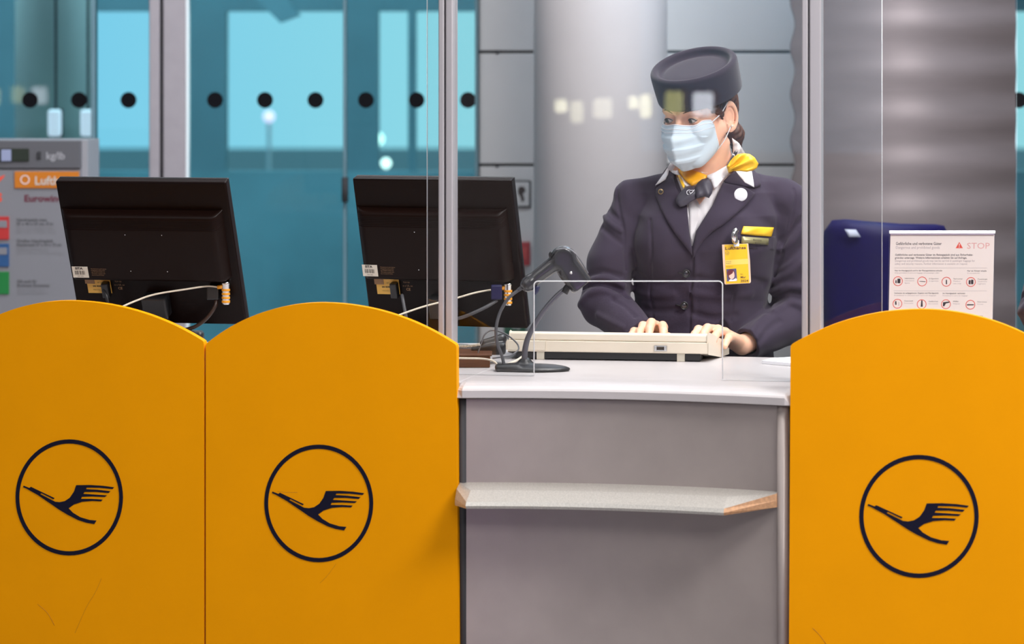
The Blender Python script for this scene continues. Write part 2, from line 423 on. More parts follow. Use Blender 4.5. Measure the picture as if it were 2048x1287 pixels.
# bolts on the joints
for (u, v) in ((994, 104), (994, 330)):
    lathe('joint_bolt', [(0.0001, 0), (0.007, 0.001), (0.007, 0.006), (0.0001, 0.008)], M_dark, wb_, 12,
          Matrix.Translation(W(u, v, YB - 0.002)) @ Matrix.Rotation(R(90), 4, 'X'))
# round column
colx = X(1201, 10.3)
cm = lathe('column', [(0.0001, 0), (0.229, 0.0), (0.229, 4.8), (0.0001, 4.8)], M_col, None, 64, Matrix.Translation((colx, 10.3, 0)))
cm.name = 'trim_1'; struct(cm)
# corrugated steel wall
NV = 260; V = []; F = []
x0, x1 = X(1588, 10.0), X(2032, 10.0); per = 0.156
for k in range(NV):
    z = 0.05 + 2.9 * k / (NV - 1); ph = (z - Z(95, 10)) / per * 2 * math.pi
    wv = 0.0065 * math.cos(ph)
    V += [(x0 - wv * 1.2, 10.0 + wv, z), (x1, 10.0 + wv, z), (x1, 10.07, z), (x0 - wv * 1.2, 10.07, z)]
for k in range(NV - 1):
    for j in range(4):
        a = 4 * k + j; b = 4 * k + (j + 1) % 4; F.append((a, b, b + 4, a + 4))
F += [(3, 2, 1, 0), (4 * NV - 4, 4 * NV - 3, 4 * NV - 2, 4 * NV - 1)]
cw = mk('wall_corrugated', V, F, M_steel, None); struct(cw)
for p in cw.data.polygons: p.use_smooth = True
# wall things
def on_wall(u0, v0, u1, v1, y=YB, t=0.012): return dict(x0=X(u0, y), x1=X(u1, y), y0=y - t, y1=y, z0=Z(v1, y), z1=Z(v0, y))
sg = thing('wall_sign', 'small grey pictogram plate with rounded dark frame on wall behind second monitor', 'sign', (X(1040), YB - 0.001, Z(415)))
b = on_wall(1016, 360, 1062, 415); bevel(MB().box(b['x0'], b['x1'], b['y0'], b['y1'], b['z0'], b['z1']).mk('frame', M_dark, sg), 0.006, 3)
b = on_wall(1019, 363, 1059, 412, t=0.014); bevel(MB().box(b['x0'], b['x1'], b['y0'], b['y1'], b['z0'], b['z1']).mk('plate', M_wall, sg), 0.005, 3)
pp = [(1040, 373), (1048, 374), (1051, 382), (1046, 388), (1049, 398), (1044, 404), (1041, 394), (1036, 386), (1037, 377)]
Vp, Fp = extrude([W(a, c, YB - 0.0155) for a, c in catmull(pp, 3, True)], (0, 0.002, 0)); mk('pictogram', Vp, Fp, M_ink, sg)
sg2 = thing('fire_alarm_box', 'red box mounted low on the grey wall behind second monitor', 'alarm', (X(1048), YB - 0.001, Z(530)))
b = on_wall(1034, 483, 1060, 530, t=0.03); bevel(MB().box(b['x0'], b['x1'], b['y0'], b['y1'], b['z0'], b['z1']).mk('housing', mat('alarm_red', (0.35, 0.03, 0.04), 0.4), sg2), 0.004, 2)
b = on_wall(1040, 495, 1054, 518, t=0.034); bevel(MB().box(b['x0'], b['x1'], b['y0'], b['y1'], b['z0'], b['z1']).mk('cover', mat('alarm_red2', (0.45, 0.06, 0.06), 0.3), sg2), 0.003, 2)
sg3 = thing('wall_plate', 'small dark green plate on wall low behind second monitor', 'sign', (X(1030), YB - 0.001, Z(668)))
b = on_wall(1008, 640, 1052, 668, t=0.015); bevel(MB().box(b['x0'], b['x1'], b['y0'], b['y1'], b['z0'], b['z1']).mk('plate', mat('plate_green', (0.03, 0.12, 0.07), 0.4), sg3), 0.003, 2)
Vp, Fp = extrude([W(a, c, YB - 0.017) for a, c in [(1024, 648), (1036, 648), (1036, 644), (1044, 652), (1036, 660), (1036, 656), (1024, 656)]], (0, 0.002, 0)); mk('arrow', Vp, Fp, M_wall, sg3)

# sliding glass doors with black dots
def gpane(name, u0, u1, y=YB, z0=0.02, z1=2.6, parent=None):
    return MB().box(X(u0, y), X(u1, y), y, y + 0.01, z0, z1).mk(name, G_door, parent)
def vpost(name, u0, u1, m, parent, y=YB, t=0.08, z1=2.6, front=-0.03):
    return bevel(MB().box(X(u0, y), X(u1, y), y + front, y + front + t, 0, z1).mk(name, m, parent), 0.004, 2)
def dot(u, v, parent, y=YB):
    d_ = lathe('dot_sticker', [(0.0295, 0.0), (0.0295, 0.0015)], mat('dot_black', (.008, .008, .010), .95, spec=.05), parent, 28,
          Matrix.Translation(W(u, v, y - 0.0005)) @ Matrix.Rotation(R(90), 4, 'X'))
    for p in d_.data.polygons: p.use_smooth = False
def door(n, panes, posts, dots):
    d = MB().box(X(panes[0][0]), X(panes[-1][1]), YB - 0.02, YB + 0.03, 2.52, 2.6).mk('door_%d' % n, M_frame); struct(d)
    for a, b_ in panes: gpane('glass_pane', a, b_, parent=d)
    for a, b_, m in posts: vpost('door_post', a, b_, m, d)
    for u in dots: dot(u, 200, d)
    MB().box(X(panes[0][0]), X(panes[-1][1]), YB - 0.02, YB + 0.03, 0.0, 0.10).mk('bottom_rail', M_frame, d)
    return d
door(1, [(-420, 184), (192, 300)], [(184, 192, M_teal), (-430, -420, M_teal)], (-138, -38, 60, 158, 257))
door(2, [(380, 686), (694, 956)], [(300, 321, M_frame), (328, 373, M_frame), (373, 379, M_gedge2), (687, 693, M_teal), (950, 957, M_teal)], (430, 530, 631, 732, 833, 936))
dd = bpy.data.objects['door_2']
MB().box(X(321), X(328), YB, YB + 0.04, 0, 2.6).mk('door_seal', M_dark, dd)
lathe('door_handle', [(0.0001, 0), (0.012, 0.001), (0.012, 0.09), (0.0001, 0.092)], M_dark, dd, 16, Matrix.Translation(W(690, 404, YB - 0.05)))
door(3, [(2034, 2360)], [(2360, 2372, M_teal)], (2038, 2140, 2240))

# lobby beyond the doors and its outer facade
YF = 17.8
def fbox(name, u0, u1, v0, v1, m, y=YF, t=0.15):
    return struct(MB().box(X(u0, y), X(u1, y), y, y + t, Z(v1, y), Z(v0, y)).mk(name, m))
def z_to_v(z, y): return VH + (H - z) * FPX / y
vt, vbm = z_to_v(4.8, YF), z_to_v(0, YF)
fbox('wall_facade_header', -1340, 3400, vt, 22, M_teal)
fbox('wall_facade_parapet', -1340, 3400, 342, vbm, M_parapet)
for i, (a, b_) in enumerate([(-300, 60), (306, 452), (692, 757), (816, 832), (960, 1100), (1500, 1620), (2100, 2130)]):
    fbox('trim_%d' % (i + 2), a, b_, 22, 342, M_teal, t=0.14)
st = MB()
st.add([(X(452, 16.5), 16.5, Z(-60, 16.5)), (X(520, 16.5), 16.5, Z(-60, 16.5)), (X(600, 16.5), 16.5, Z(30, 16.5)), (X(560, 16.5), 16.5, Z(45, 16.5)),
        (X(452, 16.5), 16.6, Z(-60, 16.5)), (X(520, 16.5), 16.6, Z(-60, 16.5)), (X(600, 16.5), 16.6, Z(30, 16.5)), (X(560, 16.5), 16.6, Z(45, 16.5))],
       [(0, 3, 2, 1), (4, 5, 6, 7), (0, 1, 5, 4), (1, 2, 6, 5), (2, 3, 7, 6), (3, 0, 4, 7)])
struct(st.mk('trim_12', M_teal))
slab('ground', -40, 40, 17.95, 90, -0.6, -0.5, M_ground)
lc = lathe('trim_13', [(0.0001, 0), (0.19, 0), (0.19, 4.8), (0.0001, 4.8)], mat('lobby_column', (.9, .88, .86), .5), None, 48, Matrix.Translation((X(112, 14.0), 14.0, 0))); struct(lc)
# lamps outside and lit panels added for bright rectangles in the door glass
def lampost(u, v, y, r, col, st_, label, grp=None):
    t = thing('street_lamp', label, 'lamp', (X(u, y), y, -0.5), group=grp)
    tube('pole', [(X(u, y), y, -0.5), (X(u, y), y, Z(v, y) - r)], 0.018, M_alu, t, 8, 0)
    lathe('lamp_globe', [(0.0001, -r), (r * .7, -r * .7), (r, 0), (r * .7, r * .7), (0.0001, r)], mat('lamp_' + str(u), (1, 1, 1), emit=col, estr=st_), t, 20, Matrix.Translation(W(u, v, y)))
lampost(722, 320, 30, 0.055, (0.9, 1, 0.9), 9, 'brightest round outdoor lamp low beyond the glass door, just left of the screen post')
lampost(772, 326, 32, 0.05, (1, 0.9, 0.8), 5, 'small round outdoor lamp beyond the glass, nearest the left screen post')
lampost(755, 278, 34, 0.075, (0.9, 1, 0.85), 3.5, 'faint pale outdoor lamp above and between two brighter ones')
lampost(538, 233, 30, 0.06, (1.6, 0.75, 1.1), 1.6, 'lilac outdoor lamp seen under the second black dot of wide door pane')
for (u0, u1, lb) in ((95, 121, 'narrow lit white panel left of the pair seen above the luggage board'), (160, 185, 'narrow lit white panel beside the dark door edge above the luggage board')):
    t = thing('lit_panel', lb, 'lamp', (X((u0 + u1) / 2, 13.4), 13.4, Z(274, 13.4)))
    bevel(MB().box(X(u0, 13.4), X(u1, 13.4), 13.4, 13.44, Z(273, 13.4), Z(219, 13.4)).mk('diffuser', mat('lobby_panel', (1, 1, 1), emit=(1.15, 0.75, 0.95), estr=1.1), t), 0.012, 3)
    bevel(MB().box(X(u0 - 1, 13.4), X(u1 + 1, 13.4), 13.44, 13.47, Z(275, 13.4), Z(217, 13.4)).mk('back_plate', M_dark, t), 0.004, 2)
    tube('hanging_rod', [(X((u0 + u1) / 2, 13.4), 13.455, Z(217, 13.4)), (X((u0 + u1) / 2, 13.4), 13.455, 4.8)], 0.006, M_dark, t, 6, 0)

# lamps of the hall behind the camera; the glass screen mirrors them
PL = 0.22
nrm = Vector((PL, 1, 0)).normalized()
def mirror_dir(u, v):
    d = Vector(((u - 1024) / FPX, 1, -(v - VH) / FPX)); y = 6.59 / (1 + PL * d.x)
    P = Vector((d.x * y, y, H + d.z * y)); d = d - 2 * d.dot(nrm) * nrm
    t = (-5.9 - P.y) / d.y
    return P + d * t
for i, (u, v, w_, h_, e, c, lb) in enumerate([
        (1118, 212, 24, 26, 9, (1, 0.95, 0.66), 'square warm lamp, first of the hall lamps mirrored in glass screen'),
        (1150, 224, 26, 44, 5, (1, 0.95, 0.66), 'tall warm lamp mirrored left of the middle in glass screen'),
        (1202, 216, 40, 40, 4.5, (1, 0.95, 0.70), 'wide warm lamp mirrored between column edges in glass screen'),
        (1263, 205, 18, 26, 8, (1, 0.95, 0.62), 'small warm lamp mirrored left of the hat in glass screen'),
        (1288, 212, 22, 46, 9, (1, 0.95, 0.62), 'tall bright warm lamp mirrored beside the hat in glass screen'),
        (1345, 205, 36, 44, 5, (0.85, 0.85, 0.35), 'greenish lamp mirrored over the front of the hat'),
        (1403, 208, 42, 46, 10, (0.85, 0.9, 1.0), 'square cold white lamp mirrored over forehead of the agent')]):
    P = mirror_dir(u, v); L = (P.y + 5.9); k = 20.0 / FPX
    t = thing('hall_lamp', lb, 'lamp', (P.x, -5.98, P.z - h_ * k / 2))
    bevel(MB().box(P.x - w_ * k / 2, P.x + w_ * k / 2, -5.94, -5.90, P.z - h_ * k / 2, P.z + h_ * k / 2).mk('diffuser', mat('hall_lamp_%d' % i, (1, 1, 1), emit=c, estr=e * 1.5), t), 0.02, 3)
    bevel(MB().box(P.x - w_ * k / 2 - .01, P.x + w_ * k / 2 + .01, -6.0, -5.94, P.z - h_ * k / 2 - .01, P.z + h_ * k / 2 + .01).mk('housing', M_wall, t), 0.005, 1)

# ------------------------------------------------------------------ frames along the desk row
def PY(u, off=0.0): return (6.40 + off) / (1 + PL * (u - 1024) / FPX)      # depth of the row plane seen at column u
def onp(u, v, off=0.0): return W(u, v, PY(u, off))
cA, sA = math.cos(math.atan(PL)), math.sin(math.atan(PL))
NIN = np.array((sA, cA, 0.0))          # into the desk
TAN = np.array((cA, -sA, 0.0))         # along the row, to the right
def RP(x, off, z):                     # x on the row plane, off metres behind it
    return np.array((x, 6.40 - PL * x, z)) + NIN * off

# luggage gauge board
lb_ = thing('luggage_gauge', 'grey luggage gauge board with kg/lb display and airline signs behind left monitor', 'sign', (X(70, 9.8), 9.8, 0))
def bx(name, u0, v0, u1, v1, y0, y1, m, par, bv=0.003, label=None):
    o = MB().box(X(u0, y0), X(u1, y0), y0, y1, Z(v1, y0), Z(v0, y0)).mk(name, m, par, label=label)
    return bevel(o, bv, 2) if bv else o
M_board = mat('board_grey', (0.20, 0.20, 0.225), 0.5); M_hdr = mat('board_header', (0.10, 0.10, 0.115), 0.5)
MB().box(X(-150, 9.8), X(173, 9.8), 9.83, 10.1, 0, Z(280, 9.83)).mk('case', mat('case_grey', (.30, .30, .33), .5), lb_)
bx('header', -150, 281, 161, 337, 9.8, 9.83, M_hdr, lb_)
MB().box(X(-150, 9.8), X(161, 9.8), 9.805, 9.83, 0.1, Z(339, 9.8)).mk('board', M_board, lb_)
bx('display', -40, 297, 58, 323, 9.795, 9.8, mat('display_dark', (0.02, 0.025, 0.015), 0.2), lb_)
bx('display_glow', 2, 299, 22, 322, 9.793, 9.796, mat('display_patch', (0.2, 0.22, 0.32), 0.3, emit=(0.3, 0.35, 0.6), estr=0.3), lb_)
bx('button', 74, 303, 82, 318, 9.794, 9.8, M_dark, lb_, 0.002)
def bfr(y):
    def f(a, b_, h): p = W(a, b_, y); return (p[0], y - h, p[2])
    return f
def btext(mb, s, u, v, px, y=9.805, width=None, bold=0.0, m=0):
    V_, F_ = text_vf(s, 1.0, 'LEFT', bold); k = 1.0
    if width and V_:
        k = width / (max(p[0] for p in V_) * px)
    mb.add([bfr(y)(u + p[0] * px * k, v - p[1] * px, 0.001) for p in V_], F_, m)
mb = MB(); btext(mb, 'kg/lb', 92, 318, 20, 9.8, 38, 0.02); mb.mk('lettering', mat('ink_pale', (0.34, 0.34, 0.37)), lb_)
ob = bx('orange_sign', 29, 343, 158, 376, 9.8, 9.806, mat('sign_orange', (0.55, 0.17, 0.01), 0.4), lb_, 0.001)
mb = MB(); btext(mb, 'Lufthansa', 69, 369, 24, 9.7985, 92, 0.02); mb.mk('lettering', mat('board_white', (.55, .5, .45), .5), ob)
def ring_px(u, v, ru, rv, t, pt, off=0.0008, n=48):
    V_, F_ = [], []
    for i in range(n):
        a = 2 * math.pi * i / n
        for q in (1.0, 1.0 - t):
            for o_ in (0.0, off):
                V_.append(pt(u + ru * q * math.cos(a), v + rv * q * math.sin(a), o_))
    for i in range(n):
        a = 4 * i; b_ = 4 * ((i + 1) % n)
        F_ += [(a + 1, b_ + 1, b_ + 3, a + 3), (a, a + 1, b_ + 1, b_)[::-1], (a + 2, a + 3, b_ + 3, b_ + 2), (a, b_, b_ + 2, a + 2)[::-1]]
    return V_, F_
V_, F_ = ring_px(50, 359, 9, 9, 0.16, bfr(9.7985)); mk('emblem', V_, F_, M_maskw, ob)
mb = MB(); btext(mb, 'Eurowings', 48, 403, 19, 9.805, 84, 0.03); mb.mk('lettering', mat('ink_wine', (0.12, 0.01, 0.03)), lb_)
mb = MB(); btext(mb, 'S', -6, 402, 22, 9.805, None, 0.04); mb.mk('lettering', M_red, lb_)
Vp, Fp = extrude([bfr(9.804)(a, c, 0) for a, c in [(-14, 352), (-4, 356), (10, 349), (8, 354), (-4, 366)]], (0, 0.001, 0)); mk('tick_mark', Vp, Fp, M_red, lb_)
for v0, v1, c, nm in ((433, 479, (0.45, 0.03, 0.03), 'red'), (487, 533, (0.02, 0.08, 0.22), 'blue'), (543, 588, (0.01, 0.18, 0.04), 'green')):
    q = bx('picture_tile', -40, v0, 18, v1, 9.8, 9.806, mat('tile_' + nm, c, 0.4), lb_, 0.001, label=nm + ' picture tile')
    if nm != 'green': bx('case_symbol', -14, v0 + 8, 14, v0 + 22, 9.798, 9.8, M_board, q, 0.004)
for s, u, v, wd, bo in (('Handgepäck max.', 33, 442, 62, .03), ('55 x 40 x 23 cm, 8 kg', 33, 450, 74, .03), ('Carry-on baggage max.', 33, 458, 76, 0), ('55 x 40 x 23 cm, 8 kg', 33, 466, 78, 0),
                        ('Großes Handgepäck', 33, 484, 74, .03), ('Kleidersack 57 x 54 x 15 cm', 33, 492, 90, .03), ('Foldable garment bag', 33, 500, 62, 0), ('57 x 54 x 15 cm, 8 kg', 33, 508, 92, 0),
                        ('Gilt auch für', 34, 565, 40, .03), ('Business Economy', 34, 573, 66, .03), ('Also valid for', 34, 581, 56, 0), ('Premium Economy', 34, 588, 62, 0)):
    mb = MB(); btext(mb, s, u, v, 8.5, 9.805, wd, bo); mb.mk('print_line', mat('ink_board', (0.09, 0.09, 0.10)) if bo else mat('ink_board2', (0.2, 0.2, 0.22)), lb_)

# ------------------------------------------------------------------ yellow partition panels with emblems
BIRD = [(213, 583), (268, 605), (283, 594), (512, 703), (502, 713), (384, 654), (374, 664), (450, 703), (515, 736), (560, 741), (610, 731),
        (660, 698), (700, 640), (722, 578), (850, 576), (980, 584), (1088, 599), (1074, 615), (950, 603), (822, 601), (817, 616), (930, 622), (1053, 636),
        (1036, 653), (910, 642), (802, 643), (790, 661), (900, 668), (1018, 676), (1000, 691), (880, 686), (778, 689), (768, 709), (870, 710), (978, 716), (963, 733),
        (880, 729), (780, 737), (700, 763), (648, 800), (690, 843), (760, 885), (850, 912), (918, 918), (897, 951),
        (820, 938), (740, 912), (640, 862), (560, 815), (480, 760), (350, 672), (240, 610), (208, 597)]
def emblem(pc, ec, off, name='emblem', parent=None, m=None, scale=1.0):
    """pc: pixel centre; ec: pixel semi-axes"""
    m = m or M_navy
    def pt(u, v, o_): return onp(u, v, off - o_)
    V_, F_ = ring_px(pc[0], pc[1], ec[0], ec[1], 0.072, pt, 0.0012, 72)
    em = mk(name, V_, F_, m, parent)
    poly = [onp(pc[0] + (x - 655) / 520 * ec[0], pc[1] + (y - 695) / 557 * ec[1], off - 0.0012) for x, y in BIRD]
    V_, F_ = extrude(poly, NIN * 0.0012); mk('crane', V_, F_, m, em)
    return em
def ypanel(uL, uR, vL, vR, vpk, upk, label, slant=(0, 0), grp='yellow desk partition panels'):
    # outline on the row plane: straight sides, arched top with eased corners
    yl, yr = PY(uL), PY(uR); xl = (uL - 1024) / FPX * yl; xr = (uR - 1024) / FPX * yr
    zl = H - (vL - VH) * yl / FPX; zr = H - (vR - VH) * yr / FPX
    yp = PY(upk); zp = H - (vpk - VH) * yp / FPX; xp = (upk - 1024) / FPX * yp
    pts = []
    def arc(xa, za, xb, zb, xm, zm, n=40):
        # circular-like arch: cosine-flattened blend that passes the peak with a horizontal tangent
        out = []
        for i in range(n + 1):
            x = xa + (xb - xa) * i / n
            t = (x - xm) / ((xa - xm) if x < xm else (xb - xm)); e = za if x < xm else zb
            # circle segment profile
            hgt = zm - e; half = abs((xa - xm) if x < xm else (xb - xm)); Rr = (half * half + hgt * hgt) / (2 * hgt)
            out.append((x, zm - Rr + math.sqrt(max(0, Rr * Rr - (t * half) ** 2))))
        return out
    top = arc(xl + 0.004, zl + 0.004, xr - 0.004, zr + 0.004, xp, zp)
    pts = [(xl + slant[0], 0.12), (xl, zl - 0.004), (xl + 0.001, zl + 0.001)] + top + [(xr - 0.001, zr + 0.001), (xr, zr - 0.004), (xr + slant[1], 0.12)]
    t = thing('partition_panel', label, 'panel', RP((xl + xr) / 2, 0.0, 0), group=None)
    A = [RP(x, 0, z) for x, z in pts]; V_, F_ = extrude(A, NIN * 0.022)
    o = bevel(mk('board', V_, F_, M_yel, t), 0.005, 3)
    for x in (xl + 0.06, xr - 0.06):
        q = RP(x, 0.011, 0); V2 = MB(); V2.box(q[0] - .015, q[0] + .015, q[1] - .01, q[1] + .01, 0, 0.14); bevel(V2.mk('foot', M_alu, t), 0.002, 1)
    return t
p1 = ypanel(-95, 408, 688, 684, 601, 140, 'leftmost yellow partition panel with crane emblem, in front of left monitor')
p2 = ypanel(411.5, 913, 688, 691, 605, 648, 'yellow partition panel with crane emblem directly left of the desk front', slant=(0, 0.006))
p3 = ypanel(1581, 2121, 691, 712, 618, 1850, 'yellow partition panel with crane emblem right of the desk front', slant=(-0.005, 0))
emblem((138.5, 994), (107.5, 116), 0.0, parent=p1)
emblem((637.5, 1006), (109, 117.5), 0.0, parent=p2)
emblem((1838, 1032), (119.5, 123), 0.0, parent=p3)
def scratch(pts, r, parent, m=M_scr):
    tube('scratch', [onp(u, v, 0.0) for u, v in pts], r, m, parent, 6, 4)
scratch([(203, 1156), (190, 1185), (172, 1215), (150, 1265)], 0.00035, p1)
scratch([(75, 1207), (95, 1225), (109, 1250)], 0.0005, p1)
scratch([(555, 982), (572, 984), (595, 984)], 0.0004, p2)
scratch([(672, 1127), (655, 1150), (640, 1165)], 0.0003, p2)
scratch([(1625, 1255), (1640, 1270), (1652, 1287)], 0.0006, p3)
# hinge between the two left panels
hg = thing('panel_hinge', 'small orange and dark hinge in the gap between two left yellow panels', 'hinge', onp(409, 800, 0.012))
for v0, v1, m in ((690, 725, M_dark), (727, 735, M_orange), (737, 741, M_wood), (742, 752, M_yel), (754, 795, M_wood)):
    a, b_ = onp(404, v1, 0.024), onp(416, v0, 0.036)
    bevel(MB().box(a[0], b_[0], a[1], a[1] + 0.012, a[2], b_[2]).mk('hinge_knuckle', m, hg), 0.001, 1)

# ------------------------------------------------------------------ the desk
XL, XR = -0.1185, 0.5815
def DP(t, off, z, sag=0.048):          # t 0..1 along the concave front
    x = XL + (XR - XL) * t
    return RP(x, off + sag * (1 - (2 * t - 1) ** 2), z)
desk = thing('check_in_desk', 'grey check-in desk front with white rounded worktop edge between yellow panels', 'desk', RP(0.23, 0.1, 0))
def sweep(name, prof, m, parent, t0=0.0, t1=1.0, n=40, sag=0.048, smooth=True, ends=None):
    V_, F_ = [], []; k = len(prof)
    for i in range(n + 1):
        t = t0 + (t1 - t0) * i / n
        for o_, z in prof: V_.append(DP(t, o_, z, sag))
    for i in range(n):
        for j in range(k):
            F_.append((i * k + j, i * k + (j + 1) % k, (i + 1) * k + (j + 1) % k, (i + 1) * k + j))
    F_.append(tuple(range(k - 1, -1, -1))); F_.append(tuple(n * k + j for j in range(k)))
    o = mk(name, V_, F_, m, parent)
    if smooth:
        for p in o.data.polygons: p.use_smooth = True
        o.data.shade_smooth = getattr(o.data, 'shade_smooth', None)
    return o
def sweep2(name, prof, m, parent, **k):
    k['smooth'] = False; o = sweep(name, prof, m, parent, **k)
    return bevel(o, 0.002, 2)
sweep2('front_panel', [(0.016, 0.10), (0.016, 1.006), (0.034, 1.006), (0.034, 0.10)], M_front, desk, t0=0.02, t1=0.965)
# rounded vertical end strips
for t_, m_, r_ in ((0.012, M_dark, 0.008), (0.975, M_front, 0.013)):
    q = DP(t_, 0.02, 0.0)
    lathe('corner_strip', [(0.0001, 0.1), (r_, 0.1), (r_, 1.006), (0.0001, 1.006)], m_, desk, 20, Matrix.Translation(q.tolist()))
# ledge for bags
def ledge():
    V_, F_ = [], []; n = 40
    prof_ = lambda f: [(0.016, 0.826), (-0.035 * f, 0.816), (-0.078 * f, 0.797), (-0.084 * f, 0.789), (-0.080 * f, 0.783), (-0.03 * f, 0.787), (0.016, 0.793)]
    k = 7
    sts = [(0.0, .35), (0.05, 1.0)] + [(0.05 + 0.80 * q / 30, 1.0) for q in range(1, 31)] + [(1.0, .03)]
    n = len(sts) - 1
    for t, f in sts:
        tt = 0.004 + 0.955 * t
        pr = prof_(f) if f > .1 else [(.016, .826), (.010, .8245), (.004, .8235), (.002, .809), (.004, .7945), (.010, .794), (.016, .793)]
        for o_, z in pr: V_.append(DP(tt, o_, z, 0.048))
    for i in range(n):
        for j in range(k): F_.append((i * k + j, i * k + (j + 1) % k, (i + 1) * k + (j + 1) % k, (i + 1) * k + j))
    F_.append(tuple(range(k - 1, -1, -1))); F_.append(tuple(n * k + j for j in range(k)))
    mi = []
    for i in range(n):
        for j in range(k): mi.append(1 if i == n - 1 and j in (2, 3) else 0)
    mi += [0, 1]
    return mk('bag_ledge', V_, F_, [M_shelf, M_edge], desk, mi=mi)
ledge()
# worktop: one slab, arc front with lip
TZ = 1.04
def worktop():
    V_, F_ = [], []; n = 60
    lip = [(0.0, 1.008), (-0.003, 1.0095), (-0.003, 1.0245), (0.0005, 1.0285), (0.012, 1.0335), (0.032, 1.038), (0.05, TZ)]
    k = len(lip)
    for i in range(n + 1):
        t = i / n; e = min(t, 1 - t); c = 0.0
        if e < 0.022: c = 0.018 * (1 - math.sqrt(max(0, 1 - (1 - e / 0.022) ** 2)))
        for j, (o_, z) in enumerate(lip):
            up = (z - 1.008) / 0.032
            V_.append(DP(t, o_ + c * (0.3 + up), z))
    for i in range(n):
        for j in range(k - 1): F_.append((i * k + j, (i + 1) * k + j, (i + 1) * k + j + 1, i * k + j + 1)[::-1])
    # top and bottom surfaces to the back edge (back edge follows y)
    b0 = len(V_)
    for i in range(n + 1):
        t = i / n; x = XL + (XR - XL) * t; V_.append(RP(x, 0.735, TZ)); V_.append(RP(x, 0.735, 1.008))
    for i in range(n):
        F_.append((i * k + k - 1, b0 + 2 * i, b0 + 2 * i + 2, (i + 1) * k + k - 1)[::-1])
        F_.append((b0 + 2 * i, b0 + 2 * i + 1, b0 + 2 * i + 3, b0 + 2 * i + 2)[::-1])
        F_.append((i * k, (i + 1) * k, b0 + 2 * i + 3, b0 + 2 * i + 1)[::-1])
    F_.append(tuple(range(k)) + (b0, b0 + 1)); F_.append(tuple(n * k + j for j in reversed(range(k))) + (b0 + 2 * n + 1, b0 + 2 * n))
    o = mk('worktop', V_, F_, M_top, desk)
    for p in o.data.polygons: p.use_smooth = False
    return o
worktop()
# left return of the desk carrying monitors, right return behind the last panel
def prism(name, pts, z0, z1, m, parent=None):
    V_, F_ = extrude([(p[0], p[1], z0) for p in pts], (0, 0, z1 - z0)); return bevel(mk(name, V_, F_, m, parent), 0.003, 2)
lt = prism('desk_return', [RP(-1.30, 0.04, 0), RP(-0.1195, 0.04, 0), RP(-0.1195, 0.98, 0), RP(-1.30, 0.78, 0)], 1.008, TZ, M_top, None)
tag(lt, 'pale desk top behind two left yellow panels carrying both monitors', 'desk')
rt = prism('desk_return', [RP(0.5835, 0.04, 0), RP(1.9, 0.04, 0), RP(1.9, 0.735, 0), RP(0.5835, 0.735, 0)], 1.008, TZ, M_top, None)
tag(rt, 'pale desk top behind right yellow panel carrying the warning sheet', 'desk')
for par, xa, xb in ((desk, XL, XR), (lt, -1.30, -0.1195), (rt, 0.5835, 1.9)):
    for xx in (xa + 0.03, xb - 0.03):
        prism('side_panel', [RP(xx - .01, 0.08, 0), RP(xx + .01, 0.08, 0), RP(xx + .01, 0.55, 0), RP(xx - .01, 0.55, 0)], 0.0, 1.007, M_wall, par)

# ------------------------------------------------------------------ glass screen and its posts
OG = 0.19
def gl(u, v): return onp(u, v, OG)
def gbase(u): y = PY(u, OG); return VH + (H - TZ - 0.001) * FPX / y
def screen_pane(name, outline, m_face, m_edge, parent, t=0.006):
    A = [gl(u, v) for u, v in outline]; V_, F_ = extrude(A, NIN * t)
    n = len(A); nt_ = len(F_) - n
    return mk(name, V_, F_, [m_face, m_edge], parent, mi=[0] * nt_ + [1] * n)
scr = thing('glass_screen', 'clear protective glass screen with document slot standing on desk before the agent', 'screen', gl(1250, gbase(1250)))
def rnd(cu, cv, r, a0, a1, n=6): return [(cu + r * math.cos(R(a0 + (a1 - a0) * i / n)), cv + r * math.sin(R(a0 + (a1 - a0) * i / n))) for i in range(n + 1)]
out = [(854, gbase(854)), (854, -40), (1764, -40), (1764, gbase(1764)), (1445, gbase(1445))] + rnd(1437, 570, 8, 0, -90) + rnd(1076, 570, 8, -90, -180) + [(1068, gbase(1068))]
screen_pane('pane', out, G_screen, M_gedge, scr)
tube('slot_rim', [gl(1445, gbase(1445) - 1)] + [gl(u, v) for u, v in out[5:-1]] + [gl(1068, gbase(1068) - 1)], .0013, M_gedge, scr, 8, 0)
tube('side_rim', [gl(854, gbase(854) - 1), gl(854, -40)], .0006, M_gedge, scr, 8, 0)
tube('side_rim', [gl(1764, gbase(1764) - 1), gl(1764, -40)], .0005, M_gedge2, scr, 8, 0)
def post(name, u0, u1, label, groove):
    t = thing(name, label, 'post', gl((u0 + u1) / 2, gbase(u0)))
    A0, A1 = gl(u0, gbase(u0)), gl(u1, gbase(u1)); A0[2] = A1[2] = TZ; wv_ = A1 - A0
    segs = [(0, groove[0], 0.0), (groove[0], groove[1], 0.007), (groove[1], 1, 0.0)]
    for a, b_, dep in segs:
        V_, F_ = extrude([A0 + wv_ * a - NIN * (.026 - dep), A0 + wv_ * b_ - NIN * (.026 - dep), A0 + wv_ * b_ + NIN * .023, A0 + wv_ * a + NIN * .023], (0, 0, 1.0))
        bevel(mk('profile_rib' if dep == 0 else 'groove', V_, F_, M_alu if dep == 0 else M_grey, t), 0.003 if dep == 0 else 0.0005, 3)
    return t
post('screen_post', 882, 911, 'slim silver post on left side of the glass screen', (0.40, 0.50))
post('screen_post', 1606, 1645, 'wider silver post on right side of the glass screen', (0.32, 0.40))
ns = thing('glass_screen', 'edge of neighbouring glass screen at right border of picture', 'screen', onp(2060, 720, 0.25))
A = [onp(2031, 745, 0.25), onp(2034, -60, 0.25), onp(2300, -60, 0.25), onp(2300, 745, 0.25)]
